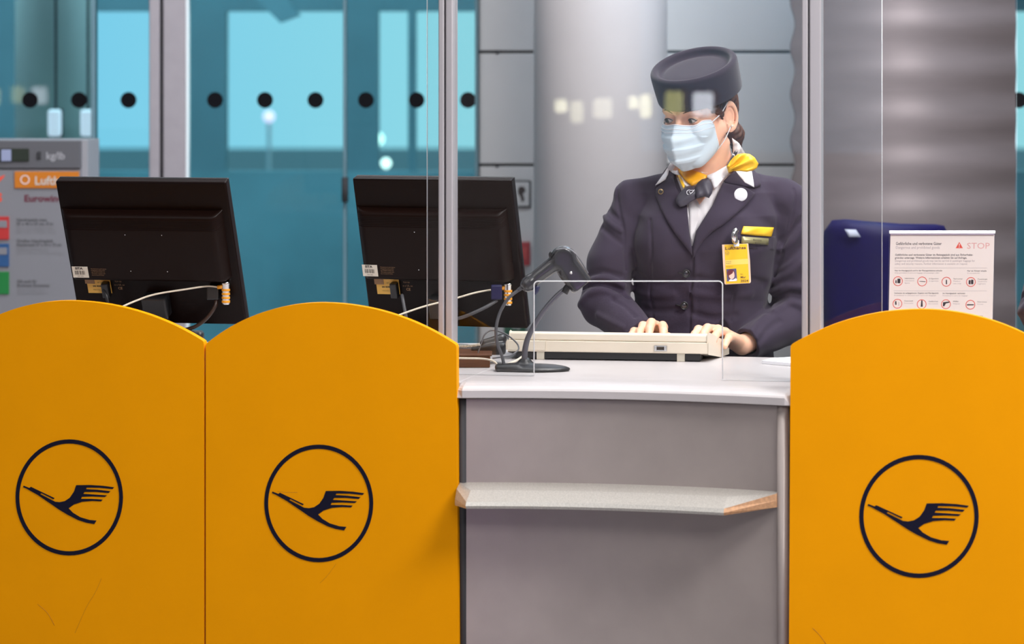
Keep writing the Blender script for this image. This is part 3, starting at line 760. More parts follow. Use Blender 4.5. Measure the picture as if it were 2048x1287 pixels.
zz = TZ + 0.001
A[0][2] = zz; A[3][2] = zz
V_, F_ = extrude(A, NIN * 0.008); mk('pane', V_, F_, [G_screen, M_gedge2], ns, mi=[0] * (len(F_) - 4) + [1] * 4)

# ------------------------------------------------------------------ monitors
def monitor(loc, yaw, tilt, label, Wd):
    t = thing('computer_monitor', label, 'monitor', loc, (0, 0, -yaw))
    Hd = 0.372
    TM = Matrix.Translation((0, 0, 0)) @ Matrix.Rotation(tilt, 4, 'X')
    base_z = TZ - loc[2]
    def P(x, y, z): return TM @ Vector((x, y, z))
    def bb(name, x0, x1, y0, y1, z0, z1, m, par=t, bv=0.003, seg=2, **k):
        o = MB().box(x0, x1, y0, y1, z0, z1, M=TM).mk(name, m, par, local=True, **k); return bevel(o, bv, seg) if bv else o
    bb('rear_cover', -Wd / 2, Wd / 2, -0.008, 0.014, 0, Hd, M_blk, bv=0.004)
    bb('front_bezel', -Wd / 2 + .001, Wd / 2 - .001, 0.0142, 0.022, .001, Hd - .001, M_rub, bv=0.002)
    bb('screen', -Wd / 2 + .018, Wd / 2 - .018, 0.0222, 0.0226, .022, Hd - .018, mat('screen_lit', (0.02, 0.02, 0.02), 0.2, emit=(0.5, 0.6, 0.8), estr=0.4), bv=0)
    # thick housing: top edge rolls in, ribs at the top
    z0, z1 = 0.126, 0.300; xw0, xw1 = -Wd / 2 + .005, Wd / 2 - .018; n = 14
    V_, F_ = [], []
    rowsz = [z0, z0 + .004] + [z0 + .01 + (z1 - .05 - z0) * i / 6 for i in range(7)]
    for k in range(7):
        zz_ = z1 - .038 + k * .0042; rowsz += [zz_, zz_ + .0012, zz_ + .0021]
    rowsz += [z1 - .006, z1 - .002, z1]
    rowsz = sorted(rowsz); nx = 40
    for z in rowsz:
        fr = 1.0
        if z > z1 - .010: fr = math.sqrt(max(0, 1 - ((z - (z1 - .010)) / .010) ** 2))
        if z < z0 + .004: fr = 0.75
        rib = 0.0
        if z1 - .039 < z < z1 - .008: rib = 0.0016 * (1 if int(round((z - (z1 - .038)) / .0021)) % 2 else 0)
        for i in range(nx + 1):
            x = xw0 + (xw1 - xw0) * i / nx; e = min(i, nx - i) / nx
            fx = math.sqrt(max(0, 1 - (1 - min(1, e / 0.06)) ** 2))
            V_.append(P(x, -0.008 - (0.030 * fr) * fx + rib, z + (0.006 * (1 - fx) if z > z1 - .05 else 0)))
    for j in range(len(rowsz) - 1):
        for i in range(nx): F_.append((j * (nx + 1) + i, j * (nx + 1) + i + 1, (j + 1) * (nx + 1) + i + 1, (j + 1) * (nx + 1) + i))
    b0 = len(V_)
    for i in (0, nx):
        pass
    # close to the cover
    V_ += [P(xw0, -0.006, z0), P(xw1, -0.006, z0)]
    F_.append(tuple(range(nx, -1, -1)) + (b0, b0 + 1))
    hs = mk('rear_housing', [tuple(v) for v in V_], F_, M_blk2, t, smooth=True, local=True)
    for sx in (-.045, .045):
        for sz in (.155, .250):
            mk('screw', [tuple(P(sx + 0.0011 * math.cos(a * math.pi / 4) + 0.0, -0.0385, sz + 0.0011 * math.sin(a * math.pi / 4))) for a in range(8)] +
               [tuple(P(sx + 0.0011 * math.cos(a * math.pi / 4), -0.037, sz + 0.0011 * math.sin(a * math.pi / 4))) for a in range(8)],
               [tuple(range(8))] + [(a, a + 8, (a + 1) % 8 + 8, (a + 1) % 8) for a in range(8)], M_chrome, hs, local=True)
    # stand
    bb('hinge', -.03, .03, -.045, -.008, .03, .085, M_rub, bv=.004)
    nk = MB(); nk.box(-.035, .005, -.052, -.036, base_z + .012, .05); bevel(nk.mk('stand_neck', M_blk, t, local=True), .003)
    nk = MB(); nk.box(.012, .030, -.050, -.040, base_z + .012, .058); bevel(nk.mk('neck_rail', M_blk, t, local=True), .002)
    lathe('stand_base', [(0.0001, base_z), (.115, base_z), (.118, base_z + .005), (.10, base_z + .012), (.0001, base_z + .014)], M_rub, t, 48, Matrix.Translation((-.01, -.01, 0)), sc=(1, .85), local=True)
    # stickers on the recessed strip and on the housing
    def sheet(name, x0, x1, z0, z1, y, m, par=t, rnd_=.003, **k):
        V2 = MB(); V2.box(x0, x1, y - .0006, y, z0, z1, M=TM); o = V2.mk(name, m, par, local=True, **k); return o
    def fr(y):
        return lambda a, b_, h: tuple(P(a, y - h, b_))
    yh = -0.0382
    sh = sheet('asset_label', -.190, -.151, .136, .165, yh - .0002, M_white, label='cream asset label with bar code')
    mb = MB(); put_text(mb, 'SITA', fr(yh - .0010), -.182, .1580, .0080, bold=.0003, width=.019)
    for i in range(20):
        if i % 5 == 3: continue
        wd = .0004 + .0005 * ((i * 7) % 3) / 2; x = -.184 + i * .00125
        mb.add([fr(yh - .0010)(x, .1440, .0003), fr(yh - .0010)(x + wd, .1440, .0003), fr(yh - .0010)(x + wd, .1545, .0003), fr(yh - .0010)(x, .1545, .0003)], [(0, 1, 2, 3)])
    put_text(mb, '7097 0902', fr(yh - .0010), -.1790, .1388, .0035, width=.015)
    mb.mk('label_print', M_ink, sh, local=True)
    mb = MB()
    for i, s in enumerate(('Manufactured under license', 'Hergestellt in China 2014', 'Input 100-240V 50-60Hz 1.5A', 'This device complies with', 'Part 15 of the FCC Rules')):
        put_text(mb, s, fr(yh - .0006), -.143, .1590 - i * .0042, .0034, width=(.038, .034, .033, .034, .030)[i])
    mb.mk('moulded_print', M_inkm, hs, local=True)
    ys = -.0082
    yl = sheet('rating_label', -.172, -.113, .079, .124, ys, M_lab, label='yellow rating label')
    sheet('dark_corner', -.176, -.152, .104, .124, ys - .0008, M_inkm, yl)
    mb = MB(); put_text(mb, 'S/N 4D9801276', fr(ys - .0008), -.158, .0960, .0050, bold=.0002, width=.034)
    put_text(mb, '19" LCD', fr(ys - .0008), -.146, .106, .005); put_text(mb, 'Made in China', fr(ys - .0008), -.158, .087, .003); mb.mk('label_print', M_ink, yl, local=True)
    mb = MB(); put_text(mb, 'CE', fr(ys - .0004), -.096, .090, .009, bold=.0002); put_text(mb, 'o c UL us', fr(ys - .0004), -.104, .100, .0065); put_text(mb, 'TUV GS', fr(ys - .0004), -.102, .109, .005)
    mb.mk('moulded_marks', M_inkm, t, local=True)
    pw = bb('power_plug', -.132, -.114, -.026, -.008, .074, .112, M_rub, bv=.003)
    return t, P
mo1, P1 = monitor((-0.823, 7.085, 1.7 - 493 * 7.085 / 6000), R(13), R(24.5), 'left black computer monitor seen from behind above the leftmost yellow panels', 0.416)
mo2, P2 = monitor((-0.150, 7.17, 1.7 - 500 * 7.17 / 6000), R(20), R(17.5), 'black computer monitor seen from behind, partly behind the left glass post', 0.402)
def mw(mo, P, x, y, z): 
    M = Matrix.LocRotScale(mo.location, mo.rotation_euler, (1, 1, 1)); return np.array(M @ P(x, y, z))
def locks(mo, P, pts, label, xk):
    # security cable: white cable, orange plug, combination barrel
    e = mw(mo, P, xk, -.020, .106)
    y = e[1]
    t = thing('security_lock', label, 'lock', e)
    pl = [W(u, v, yy) for u, v, yy in pts] + [e + np.array((-.010, 0, 0))]
    tube('cable', pl, .0023, M_cablew, t, 8, 6)
    tube('orange_plug', [e + np.array((-.014, 0, 0)), e + np.array((.002, 0, .002))], [.0045, .0055], M_orange, t, 12, 0)
    b = e + np.array((.006, 0, 0))
    lathe('barrel', [(.0001, -.040), (.0085, -.040), (.0095, -.037), (.0095, .006), (.0105, .008), (.0105, .013), (.0001, .014)], M_chrome, t, 20, Matrix.Translation(b.tolist()))
    for k in range(4):
        lathe('number_ring', [(.0094, 0), (.0098, .0005), (.0098, .0055), (.0094, .006)], M_orange, t, 20, Matrix.Translation((b - np.array((0, 0, .036 - k * .009))).tolist()))
    return e
e1 = locks(mo1, P1, [(238, 616, 6.80), (272, 601, 6.86), (311, 588, 6.93), (372, 578, 6.965), (415, 572, 6.985)], 'white security cable with orange combination barrel hanging on left monitor', .169)
e2 = locks(mo2, P2, [(770, 642, 6.80), (800, 629, 6.85), (850, 612, 6.94), (905, 598, 6.97), (955, 584, 6.99)], 'white security cable with orange combination barrel on monitor behind left glass post', .162)
def cable(name, pts, r, m, label, cat='cable', n=8):
    o = tube(name, [W(*p) for p in pts], r, m, None, n, 6); tag(o, label, cat); return o
cable('monitor_cable', [(206, 580, 7.03), (213, 592, 7.02), (217, 615, 7.02), (216, 640, 7.02), (205, 690, 7.05)], .004, M_rub, 'black power cable hanging from bottom of left monitor')
cable('monitor_cable', [(804, 590, 7.10), (806, 600, 7.08), (812, 632, 7.07), (818, 660, 7.08), (822, 695, 7.10)], .004, M_grey, 'grey power cable hanging from bottom of monitor behind glass post')
vg = thing('video_cable', 'dark video cable with plug curving down below left monitor', 'cable', W(429, 592, 6.99))
bevel(MB().box(*(lambda p: (p[0] - .014, p[0] + .014, p[1] - .012, p[1] + .012, p[2] - .016, p[2] + .014))(W(426, 585, 7.0))).mk('plug', M_rub, vg), .003)
tube('cord', [W(432, 596, 7.0), W(430, 612, 6.99), (W(414, 635, 6.99)), W(392, 652, 7.0), W(368, 660, 7.02), W(350, 668, 7.05)], .0045, mat('cord_brown', (0.03, 0.012, 0.006), 0.4), vg)
vg2 = thing('video_cable', 'blue plug with dark video cable below monitor behind glass post', 'cable', W(992, 600, 6.99))
bevel(MB().box(*(lambda p: (p[0] - .013, p[0] + .013, p[1] - .012, p[1] + .012, p[2] - .018, p[2] + .016))(W(993, 583, 7.0))).mk('plug', M_blue, vg2), .003)
tube('cord', [W(994, 600, 7.0), W(975, 612, 6.99), W(950, 624, 6.99), W(925, 634, 7.0), W(900, 640, 7.02)], .004, M_grey, vg2)
# small adapter and mouse seen in the gap under the left monitor
ms = thing('desk_adapter', 'dark rounded adapter on desk in gap between two left yellow panels', 'adapter', W(385, 674, 7.3))
def sd(p): return rbox(p, W(383, 672, 7.3), (.030, .022, .014), .010)
sdf_mesh(sd, W(383, 672, 7.3) - .06, W(383, 672, 7.3) + .06, .003, 'shell', M_rub, ms)
tube('cord', [W(360, 668, 7.2), W(375, 660, 7.25), W(392, 668, 7.28)], .004, M_rub, ms)
# tissue-like white papers under second monitor
pz = overlay('crumpled_paper', [(850, 656), (858, 648), (868, 652), (876, 636), (886, 632), (892, 640), (886, 652), (890, 668), (860, 676)], M_maskw, None, depth=lambda a, b_: 7.10 + .004 * math.sin(a * .7) + .004 * math.cos(b_ * .9), off=0, thick=.004, inflate=.01, step=4)
pz.location.z = TZ + .0005
tag(pz, 'crumpled white paper standing on desk under monitor left of glass post', 'paper')

# ------------------------------------------------------------------ box, telephone and cords left on the worktop
wbx = thing('wooden_box', 'low dark brown wooden block under the telephone left of the scanner', 'box', W(946, 735, 6.78))
y0 = FPX * (H - TZ) / (735 - VH)
bevel(MB().box(X(880, y0), X(980, y0), y0, y0 + .13, TZ, TZ + .026).mk('block', M_wood, wbx), .002)
bevel(MB().box(X(880, y0), X(984, y0), y0 - .004, y0 + .134, TZ + .0262, TZ + .031).mk('lid', M_wood, wbx), .002)
ph = thing('telephone', 'black desk telephone on brown block behind the scanner cable', 'telephone', W(977, 708, 6.86))
pc = W(977, 692, 6.88)
def sd(p):
    a = rbox(p, pc + np.array((0, 0, -.004)), (.040, .028, .014), .008)
    q = p - pc; a = smax(a, (q[:, 2] - (.006 + q[:, 0] * .22)), .004)
    return smin(a, cap(p, pc + np.array((-.01, -.004, .006)), pc + np.array((.03, .008, .016)), .010, .012), .006)
sdf_mesh(sd, pc - .07, pc + .07, .002, 'body', M_rub, ph)
tube('cord', [W(955, 708, 6.80), W(963, 685, 6.81), W(970, 668, 6.82), (W(985, 660, 6.83)), W(1010, 667, 6.83), W(1032, 684, 6.82), W(1037, 698, 6.80), W(1022, 710, 6.78), W(1000, 714, 6.76), W(985, 716, 6.76)], .0018, M_grey, ph)
hel = []
for i in range(240):
    t_ = i / 239; c_ = W(900 + 60 * t_, 690 - 2 * t_ + 3 * math.sin(t_ * 3), 6.80); a = t_ * 2 * math.pi * 22
    hel.append(c_ + np.array((0, math.cos(a) * .003, math.sin(a) * .003)))
tube('coiled_cord', hel, .0009, M_cablew, ph, 5, 0)
c_ = cable('loose_cable', [(900, 715, 6.72), (930, 716, 6.72), (965, 717, 6.73), (985, 721, 6.73), (996, 730, 6.72), (1001, 741, 6.72)], .0022, M_cablew, 'thin pale cable lying left of the scanner base')
c_ = cable('loose_cable', [(1052, 707, 6.9), (1043, 714, 6.88), (1030, 722, 6.85), (1012, 728, 6.82)], .0028, M_beige, 'short beige cable leaving left end of the keyboard')

# ------------------------------------------------------------------ barcode scanner on gooseneck stand
ysn = FPX * (H - TZ) / (741 - VH)
sc_ = thing('barcode_scanner', 'black handheld barcode scanner resting on gooseneck stand at left of desk', 'scanner', W(1060, 741, ysn))
bc = W(1062, 741, ysn); bc[2] = TZ
def sd(p):
    q = p - (bc + np.array((0, 0, .005)))
    a = ell(p, bc + np.array((0.008, 0, .004)), (.080, .045, .012)); a = smax(a, -(p[:, 2] - (TZ + .0005)), .003)
    b_ = rbox(p, bc + np.array((-.052, 0, .007)), (.028, .030, .007), .006)
    a = smin(a, b_, .012)
    return smin(a, ell(p, bc + np.array((-.013, .004, .012)), (.018, .018, .018)), .008)
sdf_mesh(sd, bc - .11, bc + .11, .0022, 'stand_base', M_rub, sc_)
tube('gooseneck', [W(1049, 722, ysn), W(1050, 700, ysn), W(1056, 675, ysn), W(1070, 648, ysn), W(1090, 618, ysn), W(1115, 590, ysn), W(1140, 570, ysn)], [.0068, .0066, .0062, .006, .0058, .0056, .0055], mat('neck_grey', (0.13, 0.13, 0.15), 0.3, 0.5), sc_, 14)
def wv(u, v, dy=0.0): return W(u, v, ysn + dy)
tube('swivel', [wv(1128, 585), wv(1136, 572), wv(1142, 562)], [.009, .0075, .010], M_rub, sc_, 14, 2)
ya = ysn
def sd(p):
    a = cap(p, wv(1062, 562), wv(1122, 517), .0145, .0185)                               # grip
    c = cap(p, wv(1056, 568), wv(1060, 564), .0175, .0165); a = smin(a, c, .006)
    hd = cap(p, wv(1127, 517), wv(1160, 566), .0245, .027)
    hd = smin(hd, ell(p, wv(1127, 509), (.024, .026, .018)), .012)
    # cut the window end flat
    n_ = np.array((0.62, 0.0, -0.78)); e_ = wv(1163, 574)
    hd = smax(hd, (p - e_) @ n_, .004)
    # cut the inner belly
    hd = smax(hd, -(cap(p, wv(1118, 556), wv(1128, 578), .008, .012)), .006)
    a = smin(a, hd, .010)
    return smin(a, cap(p, wv(1128, 548), wv(1140, 566), .012, .010), .008)
sdf_mesh(sd, wv(1030, 600) - .02, wv(1200, 480) + np.array((.01, .05, .02)), .0016, 'scanner_body', mat('scanner_body', (0.03, 0.03, 0.035), 0.22, coat=0.8, bump=0.03), sc_)
arc = [wv(1112, 499, -.026), wv(1135, 497, -.028), wv(1152, 508, -.029), wv(1166, 528, -.029), wv(1176, 546, -.026)]
tube('seam_trim', arc, .0016, mat('trim_grey', (0.2, 0.2, 0.22), 0.3, 0.3), sc_, 8)
tube('trigger', [wv(1074, 572, -.004), wv(1073, 580, -.004), wv(1069, 588, -.004)], [.007, .006, .004], mat('trigger_blue', (0.03, 0.035, 0.09), 0.3), sc_, 10, 3)
tube('cradle_tab', [wv(1101, 515, -.012), wv(1100, 508, -.014), wv(1103, 504, -.014)], .003, M_rub, sc_, 8, 3)
lathe('screw', [(0.0001, 0), (.0035, .0005), (.0035, .002), (.0001, .003)], M_chrome, sc_, 12, Matrix.Translation(wv(1142, 545, -.027)) @ Matrix.Rotation(R(90), 4, 'X'))
tube('cable_sleeve', [wv(1055, 567), wv(1046, 573), wv(1036, 580)], [.006, .005, .0045], M_grey, sc_, 12, 3)
tube('cable', [wv(1038, 579), wv(1018, 595), wv(1002, 620), wv(994, 645), wv(992, 668), wv(996, 690), wv(1004, 712), wv(1009, 733)], .0036, M_grey, sc_)

# ------------------------------------------------------------------ keyboard
yk = FPX * (H - TZ) / (724 - VH)
kb = thing('keyboard', 'large cream keyboard with serial port on its back, under the hands of the agent', 'keyboard', W(1230, 724, yk))
kO = W(1417, 724, yk); kO[2] = TZ                                  # back right corner on the worktop
KA = R(9.0); kr = np.array((math.cos(KA), -math.sin(KA), 0)); kf = np.array((math.sin(KA), math.cos(KA), 0)); KW = .468; KD = .20
def K(a, b_, z): return kO - kr * (KW - a) * 1.0 + kf * b_ + np.array((0, 0, z))   # a from left, b_ away from camera
def kprism(name, prof, a0, a1, m, bv=.002, label=None, taper=0.0):
    A = [K(a0, b_, z) for b_, z in prof]; B = [K(a1 + taper * b_, b_, z) for b_, z in prof]; n = len(A)
    F_ = [tuple(range(n)), tuple(range(2 * n - 1, n - 1, -1))] + [(i, i + n, (i + 1) % n + n, (i + 1) % n)[::-1] for i in range(n)]
    return bevel(mk(name, A + B, [f[::-1] for f in F_], m, kb, label=label), bv, 2)
kprism('lower_case', [(0, .019), (0, .045), (KD, .014), (KD, .003), (.12, .003)], 0, KW, M_beige, taper=.15)
kprism('upper_case', [(0.002, .0455), (0.003, .062), (.02, .064), (KD - .002, .026), (KD, .0145)], 0.004, KW - .003, M_beige, .003, taper=.15)
kprism('shade_tray', [(.006, .002), (.006, .020), (.11, .004), (.11, .002)], .02, KW - .02, M_rub, .001)  # black tray added as the dark shade in the gap below the case
kprism('badge_reader', [(-.001, .022), (-.001, .044), (.002, .044), (.002, .022)], -.012, .09, M_beige, .001)
for a in (.068, .395): kprism('foot', [(0.004, 0), (0.004, .022), (.016, .022), (.012, 0)], a, a + .018, mat('foot_cream', (.6, .56, .47), .5), .001)
for r_ in range(5):
    for c in range(18):
        b_ = .035 + r_ * .026; a = .02 + c * .0242; z = .0640 - (b_ - .02) * .21
        kprism('keycap', [(b_, z - .008), (b_ + .002, z - .0005), (b_ + .019, z - .0030), (b_ + .021, z - .012)], a, a + .020, M_beige2 if c in (0, 14, 15, 16, 17) else M_beige, 0)
px_ = kprism('port_frame', [(-.0018, .024), (-.0018, .037), (0.001, .037), (0.001, .024)], .343, .372, M_chrome, .0006, 'silver serial port')
kprism('serial_port', [(-.0028, .0265), (-.0028, .0345), (0.001, .0345), (0.001, .0265)], .3485, .3655, M_ink, .001)
for r_, cnt in ((.0325, 5), (.0287, 4)):
    for i in range(cnt):
        kprism('pin', [(-.0032, r_ - .0005), (-.0032, r_ + .0005), (-.0027, r_ + .0005), (-.0027, r_ - .0005)], .3505 + (5 - cnt) * .0014 + i * .0028, .3513 + (5 - cnt) * .0014 + i * .0028, M_brass, 0)
for a in (.3445, .3685): kprism('port_screw', [(-.0026, .0285), (-.0026, .0325), (-.001, .0325), (-.001, .0285)], a, a + .003, M_chrome, .0005)
# paper slip right on the worktop
sl = mk('paper_slip', [W(1524, 727, 6.86), W(1584, 731, 6.80), W(1590, 712, 7.02), W(1545, 715, 6.99)] + [W(1524, 726, 6.86), W(1584, 730, 6.80), W(1590, 711, 7.02), W(1545, 714, 6.99)],
        [(0, 1, 2, 3), (7, 6, 5, 4), (0, 4, 5, 1), (1, 5, 6, 2), (2, 6, 7, 3), (3, 7, 4, 0)], M_maskw)
for i, v_ in enumerate(sl.data.vertices):
    v_.co.z = 0.0 if i < 4 else 0.0012 + (0.006 if i in (4, 5) else 0)
sl.location.z = TZ + .0005
tag(sl, 'white paper slip lying on worktop beside right yellow panel', 'paper')

# ------------------------------------------------------------------ warning sheet in acrylic stand
ss = thing('sign_holder', 'clear stand with dangerous goods STOP sheet standing behind right yellow panel', 'sign', W(1880, 745, 6.62))
sy0 = 6.62
def SH(a, b_, h=0.0):                  # pixel position on the leaning sheet
    y = sy0 + .04 * (700 - b_) / 240.0 + .0002 * (a - 1880) * -.3
    return W(a + (b_ - 463) * -.022, b_, y - h)
def shq(name, a0, b0, a1, b1, h, t_, m, par, bv=0, label=None):
    A = [SH(a0, b1, h), SH(a1, b1, h), SH(a1, b0, h), SH(a0, b0, h)]; V_, F_ = extrude(A, (0, t_, 0)); o = mk(name, V_, F_, m, par, label=label)
    return bevel(o, bv, 2) if bv else o
shq('acrylic_sheet', 1779, 461, 1991, 744, 0.0, .002, glass('acrylic', (.97, .97, 1), 0, 1.49), ss)
sheet_ = shq('printed_sheet', 1781, 468, 1989, 742, -.0025, .0006, M_paper, ss)
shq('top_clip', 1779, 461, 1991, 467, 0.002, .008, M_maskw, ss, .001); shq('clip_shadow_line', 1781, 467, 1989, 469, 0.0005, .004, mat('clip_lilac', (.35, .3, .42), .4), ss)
shq('stand_foot', 1779, 741, 1991, 745, .03, .07, M_maskw, ss, .001)
def stext(mb, s, u, v, px, width=None, bold=0.0):
    V_, F_ = text_vf(s, 1.0, 'LEFT', bold); k = 1.0
    if width: k = width / (max(p[0] for p in V_) * px)
    mb.add([SH(u + p[0] * px * k, v - p[1] * px, -.0023) for p in V_], F_)
mbk, mbg, mbr, mbp = MB(), MB(), MB(), MB()
stext(mbk, 'Gefährliche und verbotene Güter', 1792, 489.5, 8.2, 92, .01)
stext(mbg, 'Dangerous and prohibited goods', 1792, 497, 7.5, 88)
stext(mbp, 'STOP', 1934, 497, 17, 46)
for s, v, wd, q in (('Gefährliche und verbotene Güter im Reisegepäck sind aus Sicherheits-', 511, 156, mbk), ('gründen untersagt. Weitere Informationen erhalten Sie auf Anfrage.', 517, 144, mbk),
                    ('Dangerous and prohibited goods may not be carried in passenger baggage for', 523, 160, mbg), ('safety and security reasons. Further information is available on request.', 529, 146, mbg)):
    stext(q, s, 1791, v, 5.6, wd, .012 if q is mbk else 0)
stext(mbk, 'Nur im Handgepäck und in der Passagierkabine erlaubt', 1791, 542, 3.8, 95, .015); stext(mbg, 'Only permitted in carry-on baggage and passenger cabin', 1791, 546.5, 3.6, 89)
stext(mbk, 'Nur am Körper erlaubt', 1936, 542.5, 3.8, 39, .015); stext(mbg, 'On your person only', 1936, 547, 3.6, 25)
stext(mbk, 'Verboten im aufgegebenen Gepäck und Handgepäck', 1791, 587, 3.8, 89, .015); stext(mbg, 'Prohibited in checked and carry-on baggage', 1791, 591.5, 3.6, 84)
stext(mbk, 'Im Handgepäck verboten', 1888, 587.5, 3.8, 45, .015); stext(mbg, 'Prohibited in carry-on baggage', 1888, 592, 3.6, 50)
for s_, o_ in ((535.5, 0), (581, 0)):
    for q in (0,):
        mbg.add([SH(1790, s_, -.0023), SH(1976, s_, -.0023), SH(1976, s_ + .5, -.0023), SH(1790, s_ + .5, -.0023)], [(3, 2, 1, 0)])
mbr.add([SH(1919, 483.5, -.0023), SH(1912, 496, -.0023), SH(1926.5, 496, -.0023)], [(0, 1, 2)])
icons = [(1798, 562), (1846.5, 562.5), (1895, 563), (1944, 563.5), (1798, 607), (1846.5, 608), (1895, 608), (1944, 609), (1944, 637), (1798, 652), (1846.5, 652), (1895, 652)]
words_ = (('Lithiumbatterien', 'Lithium batteries', 'Spare'), ('E-Zigaretten', 'E-cigarettes', ''), ('Thermometer', 'Medical', 'use only'), ('Feuerzeuge', 'Zündhölzer', 'Lighters'), ('Feuerwerk', 'Fireworks', ''), ('Gasflaschen', 'Gas bottles', ''), ('Waffen', 'Weapons', ''), ('Messer, Scheren', 'Knives', ''), ('Spitze', 'Sharp', ''), ('', '', ''), ('', '', ''), ('', '', ''))
for (u, v), wd in zip(icons, words_):
    V_, F_ = ring_px(u, v, 9.6, 9.6, 0.14, lambda a, b_, o_: SH(a, b_, -.0023 + o_), .0001, 32); mbr.add(V_, F_)
    for i, s in enumerate(wd):
        if s: stext(mbg if i else mbk, s, u + 13.5, v - 4.5 + i * 4.6, 3.6, min(19, 2.0 * len(s)))
def ipoly(mb, pts): 
    A = [SH(a, b_, -.0022) for a, b_ in pts]; tri = tessellate_polygon([[Vector(p) for p in A]]); mb.add(A, [tuple(t) for t in tri])
ipoly(mbk, [(1797, 557), (1803, 557), (1803, 566), (1797, 566)]); ipoly(mbk, [(1793, 560), (1795.5, 560), (1795.5, 566), (1793, 566)])
ipoly(mbk, [(1841, 561.6), (1853, 562.2), (1853, 563.6), (1841, 562.6)])
ipoly(mbk, [(1894, 559), (1896, 559), (1896.4, 568), (1893.8, 568)])
ipoly(mbk, [(1939.5, 560), (1943.5, 560), (1943.5, 568), (1939.5, 568)]); ipoly(mbk, [(1944.2, 559), (1949, 559), (1949, 568), (1944.2, 568)])
ipoly(mbk, [(1793, 602), (1796, 602), (1796.5, 609), (1793.5, 609)]); ipoly(mbg, [(1800, 603), (1801, 603), (1801, 611), (1800, 611)])
ipoly(mbk, [(1845.5, 600), (1848, 600), (1848.8, 613), (1844.6, 613)])
ipoly(mbk, [(1889, 604), (1902, 602.5), (1902, 605), (1895, 606.5), (1892, 612), (1889, 612)])
ipoly(mbk, [(1937, 608), (1951, 608), (1951, 610), (1937, 610.5)])
mbk.mk('print_black', M_ink, sheet_); mbg.mk('print_grey', M_inkg, sheet_); mbr.mk('print_red', M_red, sheet_); mbp.mk('print_pale_red', M_pink, sheet_)
mbx = MB(); mbx.add([SH(1918.3, 487, -.0021), SH(1920, 487, -.0021), SH(1919.7, 492, -.0021), SH(1918.6, 492, -.0021)], [(3, 2, 1, 0)]); mbx.add([SH(1918.4, 493, -.0021), SH(1919.9, 493, -.0021), SH(1919.9, 494.5, -.0021), SH(1918.4, 494.5, -.0021)], [(3, 2, 1, 0)])
mbx.mk('print_white', M_paper, sheet_)

# ------------------------------------------------------------------ navy chair behind
yc = 8.7
ch = thing('office_chair', 'dark navy office chair with tall back beyond the right glass post', 'chair', (X(1770, yc), yc + .1, 0))
overlay('backrest', [(1664, 440), (1690, 438), (1735, 442), (1800, 447), (1870, 448), (1888, 451), (1894, 462), (1896, 520), (1898, 620), (1890, 700), (1850, 724), (1760, 728), (1668, 722), (1650, 700), (1643, 600), (1641, 500), (1648, 462)],
        M_seat, ch, depth=lambda a, b_: yc + .00002 * (a - 1768) ** 2 * .25, off=0, thick=.04, inflate=.02, step=14, rad=30)
overlay('pale_patch', [(1689, 458), (1712, 459), (1722, 474), (1698, 474)], mat('pale_patch', (.35, .38, .48), .5), ch, depth=lambda a, b_: yc - .058, off=0, thick=.001, step=8)  # small pale patch set on the backrest
sx_ = X(1770, yc)
bevel(MB().box(sx_ - .22, sx_ + .22, yc - .02 - .0, yc + .46, .44, .51).mk('seat', M_seat, ch), .03, 4)
tube('back_support', [(sx_, yc + .05, .50), (sx_, yc + .06, .75), (sx_, yc + .05, 1.0)], .02, M_rub, ch)
tube('gas_column', [(sx_, yc + .2, .07), (sx_, yc + .2, .45)], .028, M_rub, ch, 12, 0)
for k in range(5):
    a = k * 2 * math.pi / 5; e = (sx_ + .28 * math.cos(a), yc + .2 + .28 * math.sin(a))
    l_ = tube('leg', [(sx_, yc + .2, .09), (e[0], e[1], .065)], [.026, .016], M_rub, ch, 10, 0)
    lathe('castor', [(0.0001, 0), (.02, .004), (.025, .025), (.02, .046), (.0001, .05)], M_rub, l_, 16, Matrix.Translation((e[0], e[1], 0)))

#PERSON#
# ------------------------------------------------------------------ the agent
YPn = 7.26
ag = thing('person', 'woman in navy jacket, pillbox hat and pale blue face mask typing at desk', 'person', W(1400, 1900, YPn) * np.array((1, 1, 0)))
HA, HP, HR = R(34), R(11), R(-1)
Fv = np.array((-math.sin(HA) * math.cos(HP), -math.cos(HA) * math.cos(HP), -math.sin(HP)))
Sv = np.array((math.cos(HA), -math.sin(HA), 0.0))
Uv = np.cross(Fv, Sv); Uv = Uv if Uv[2] > 0 else -Uv
HM = np.stack([Fv, Sv, Uv], 1)                      # columns: forward, her left, up
HO = W(1357, 240, 7.17) - HM @ np.array((.088, 0, 0))
def hl(f, s, u): return HO + HM @ np.array((f, s, u))
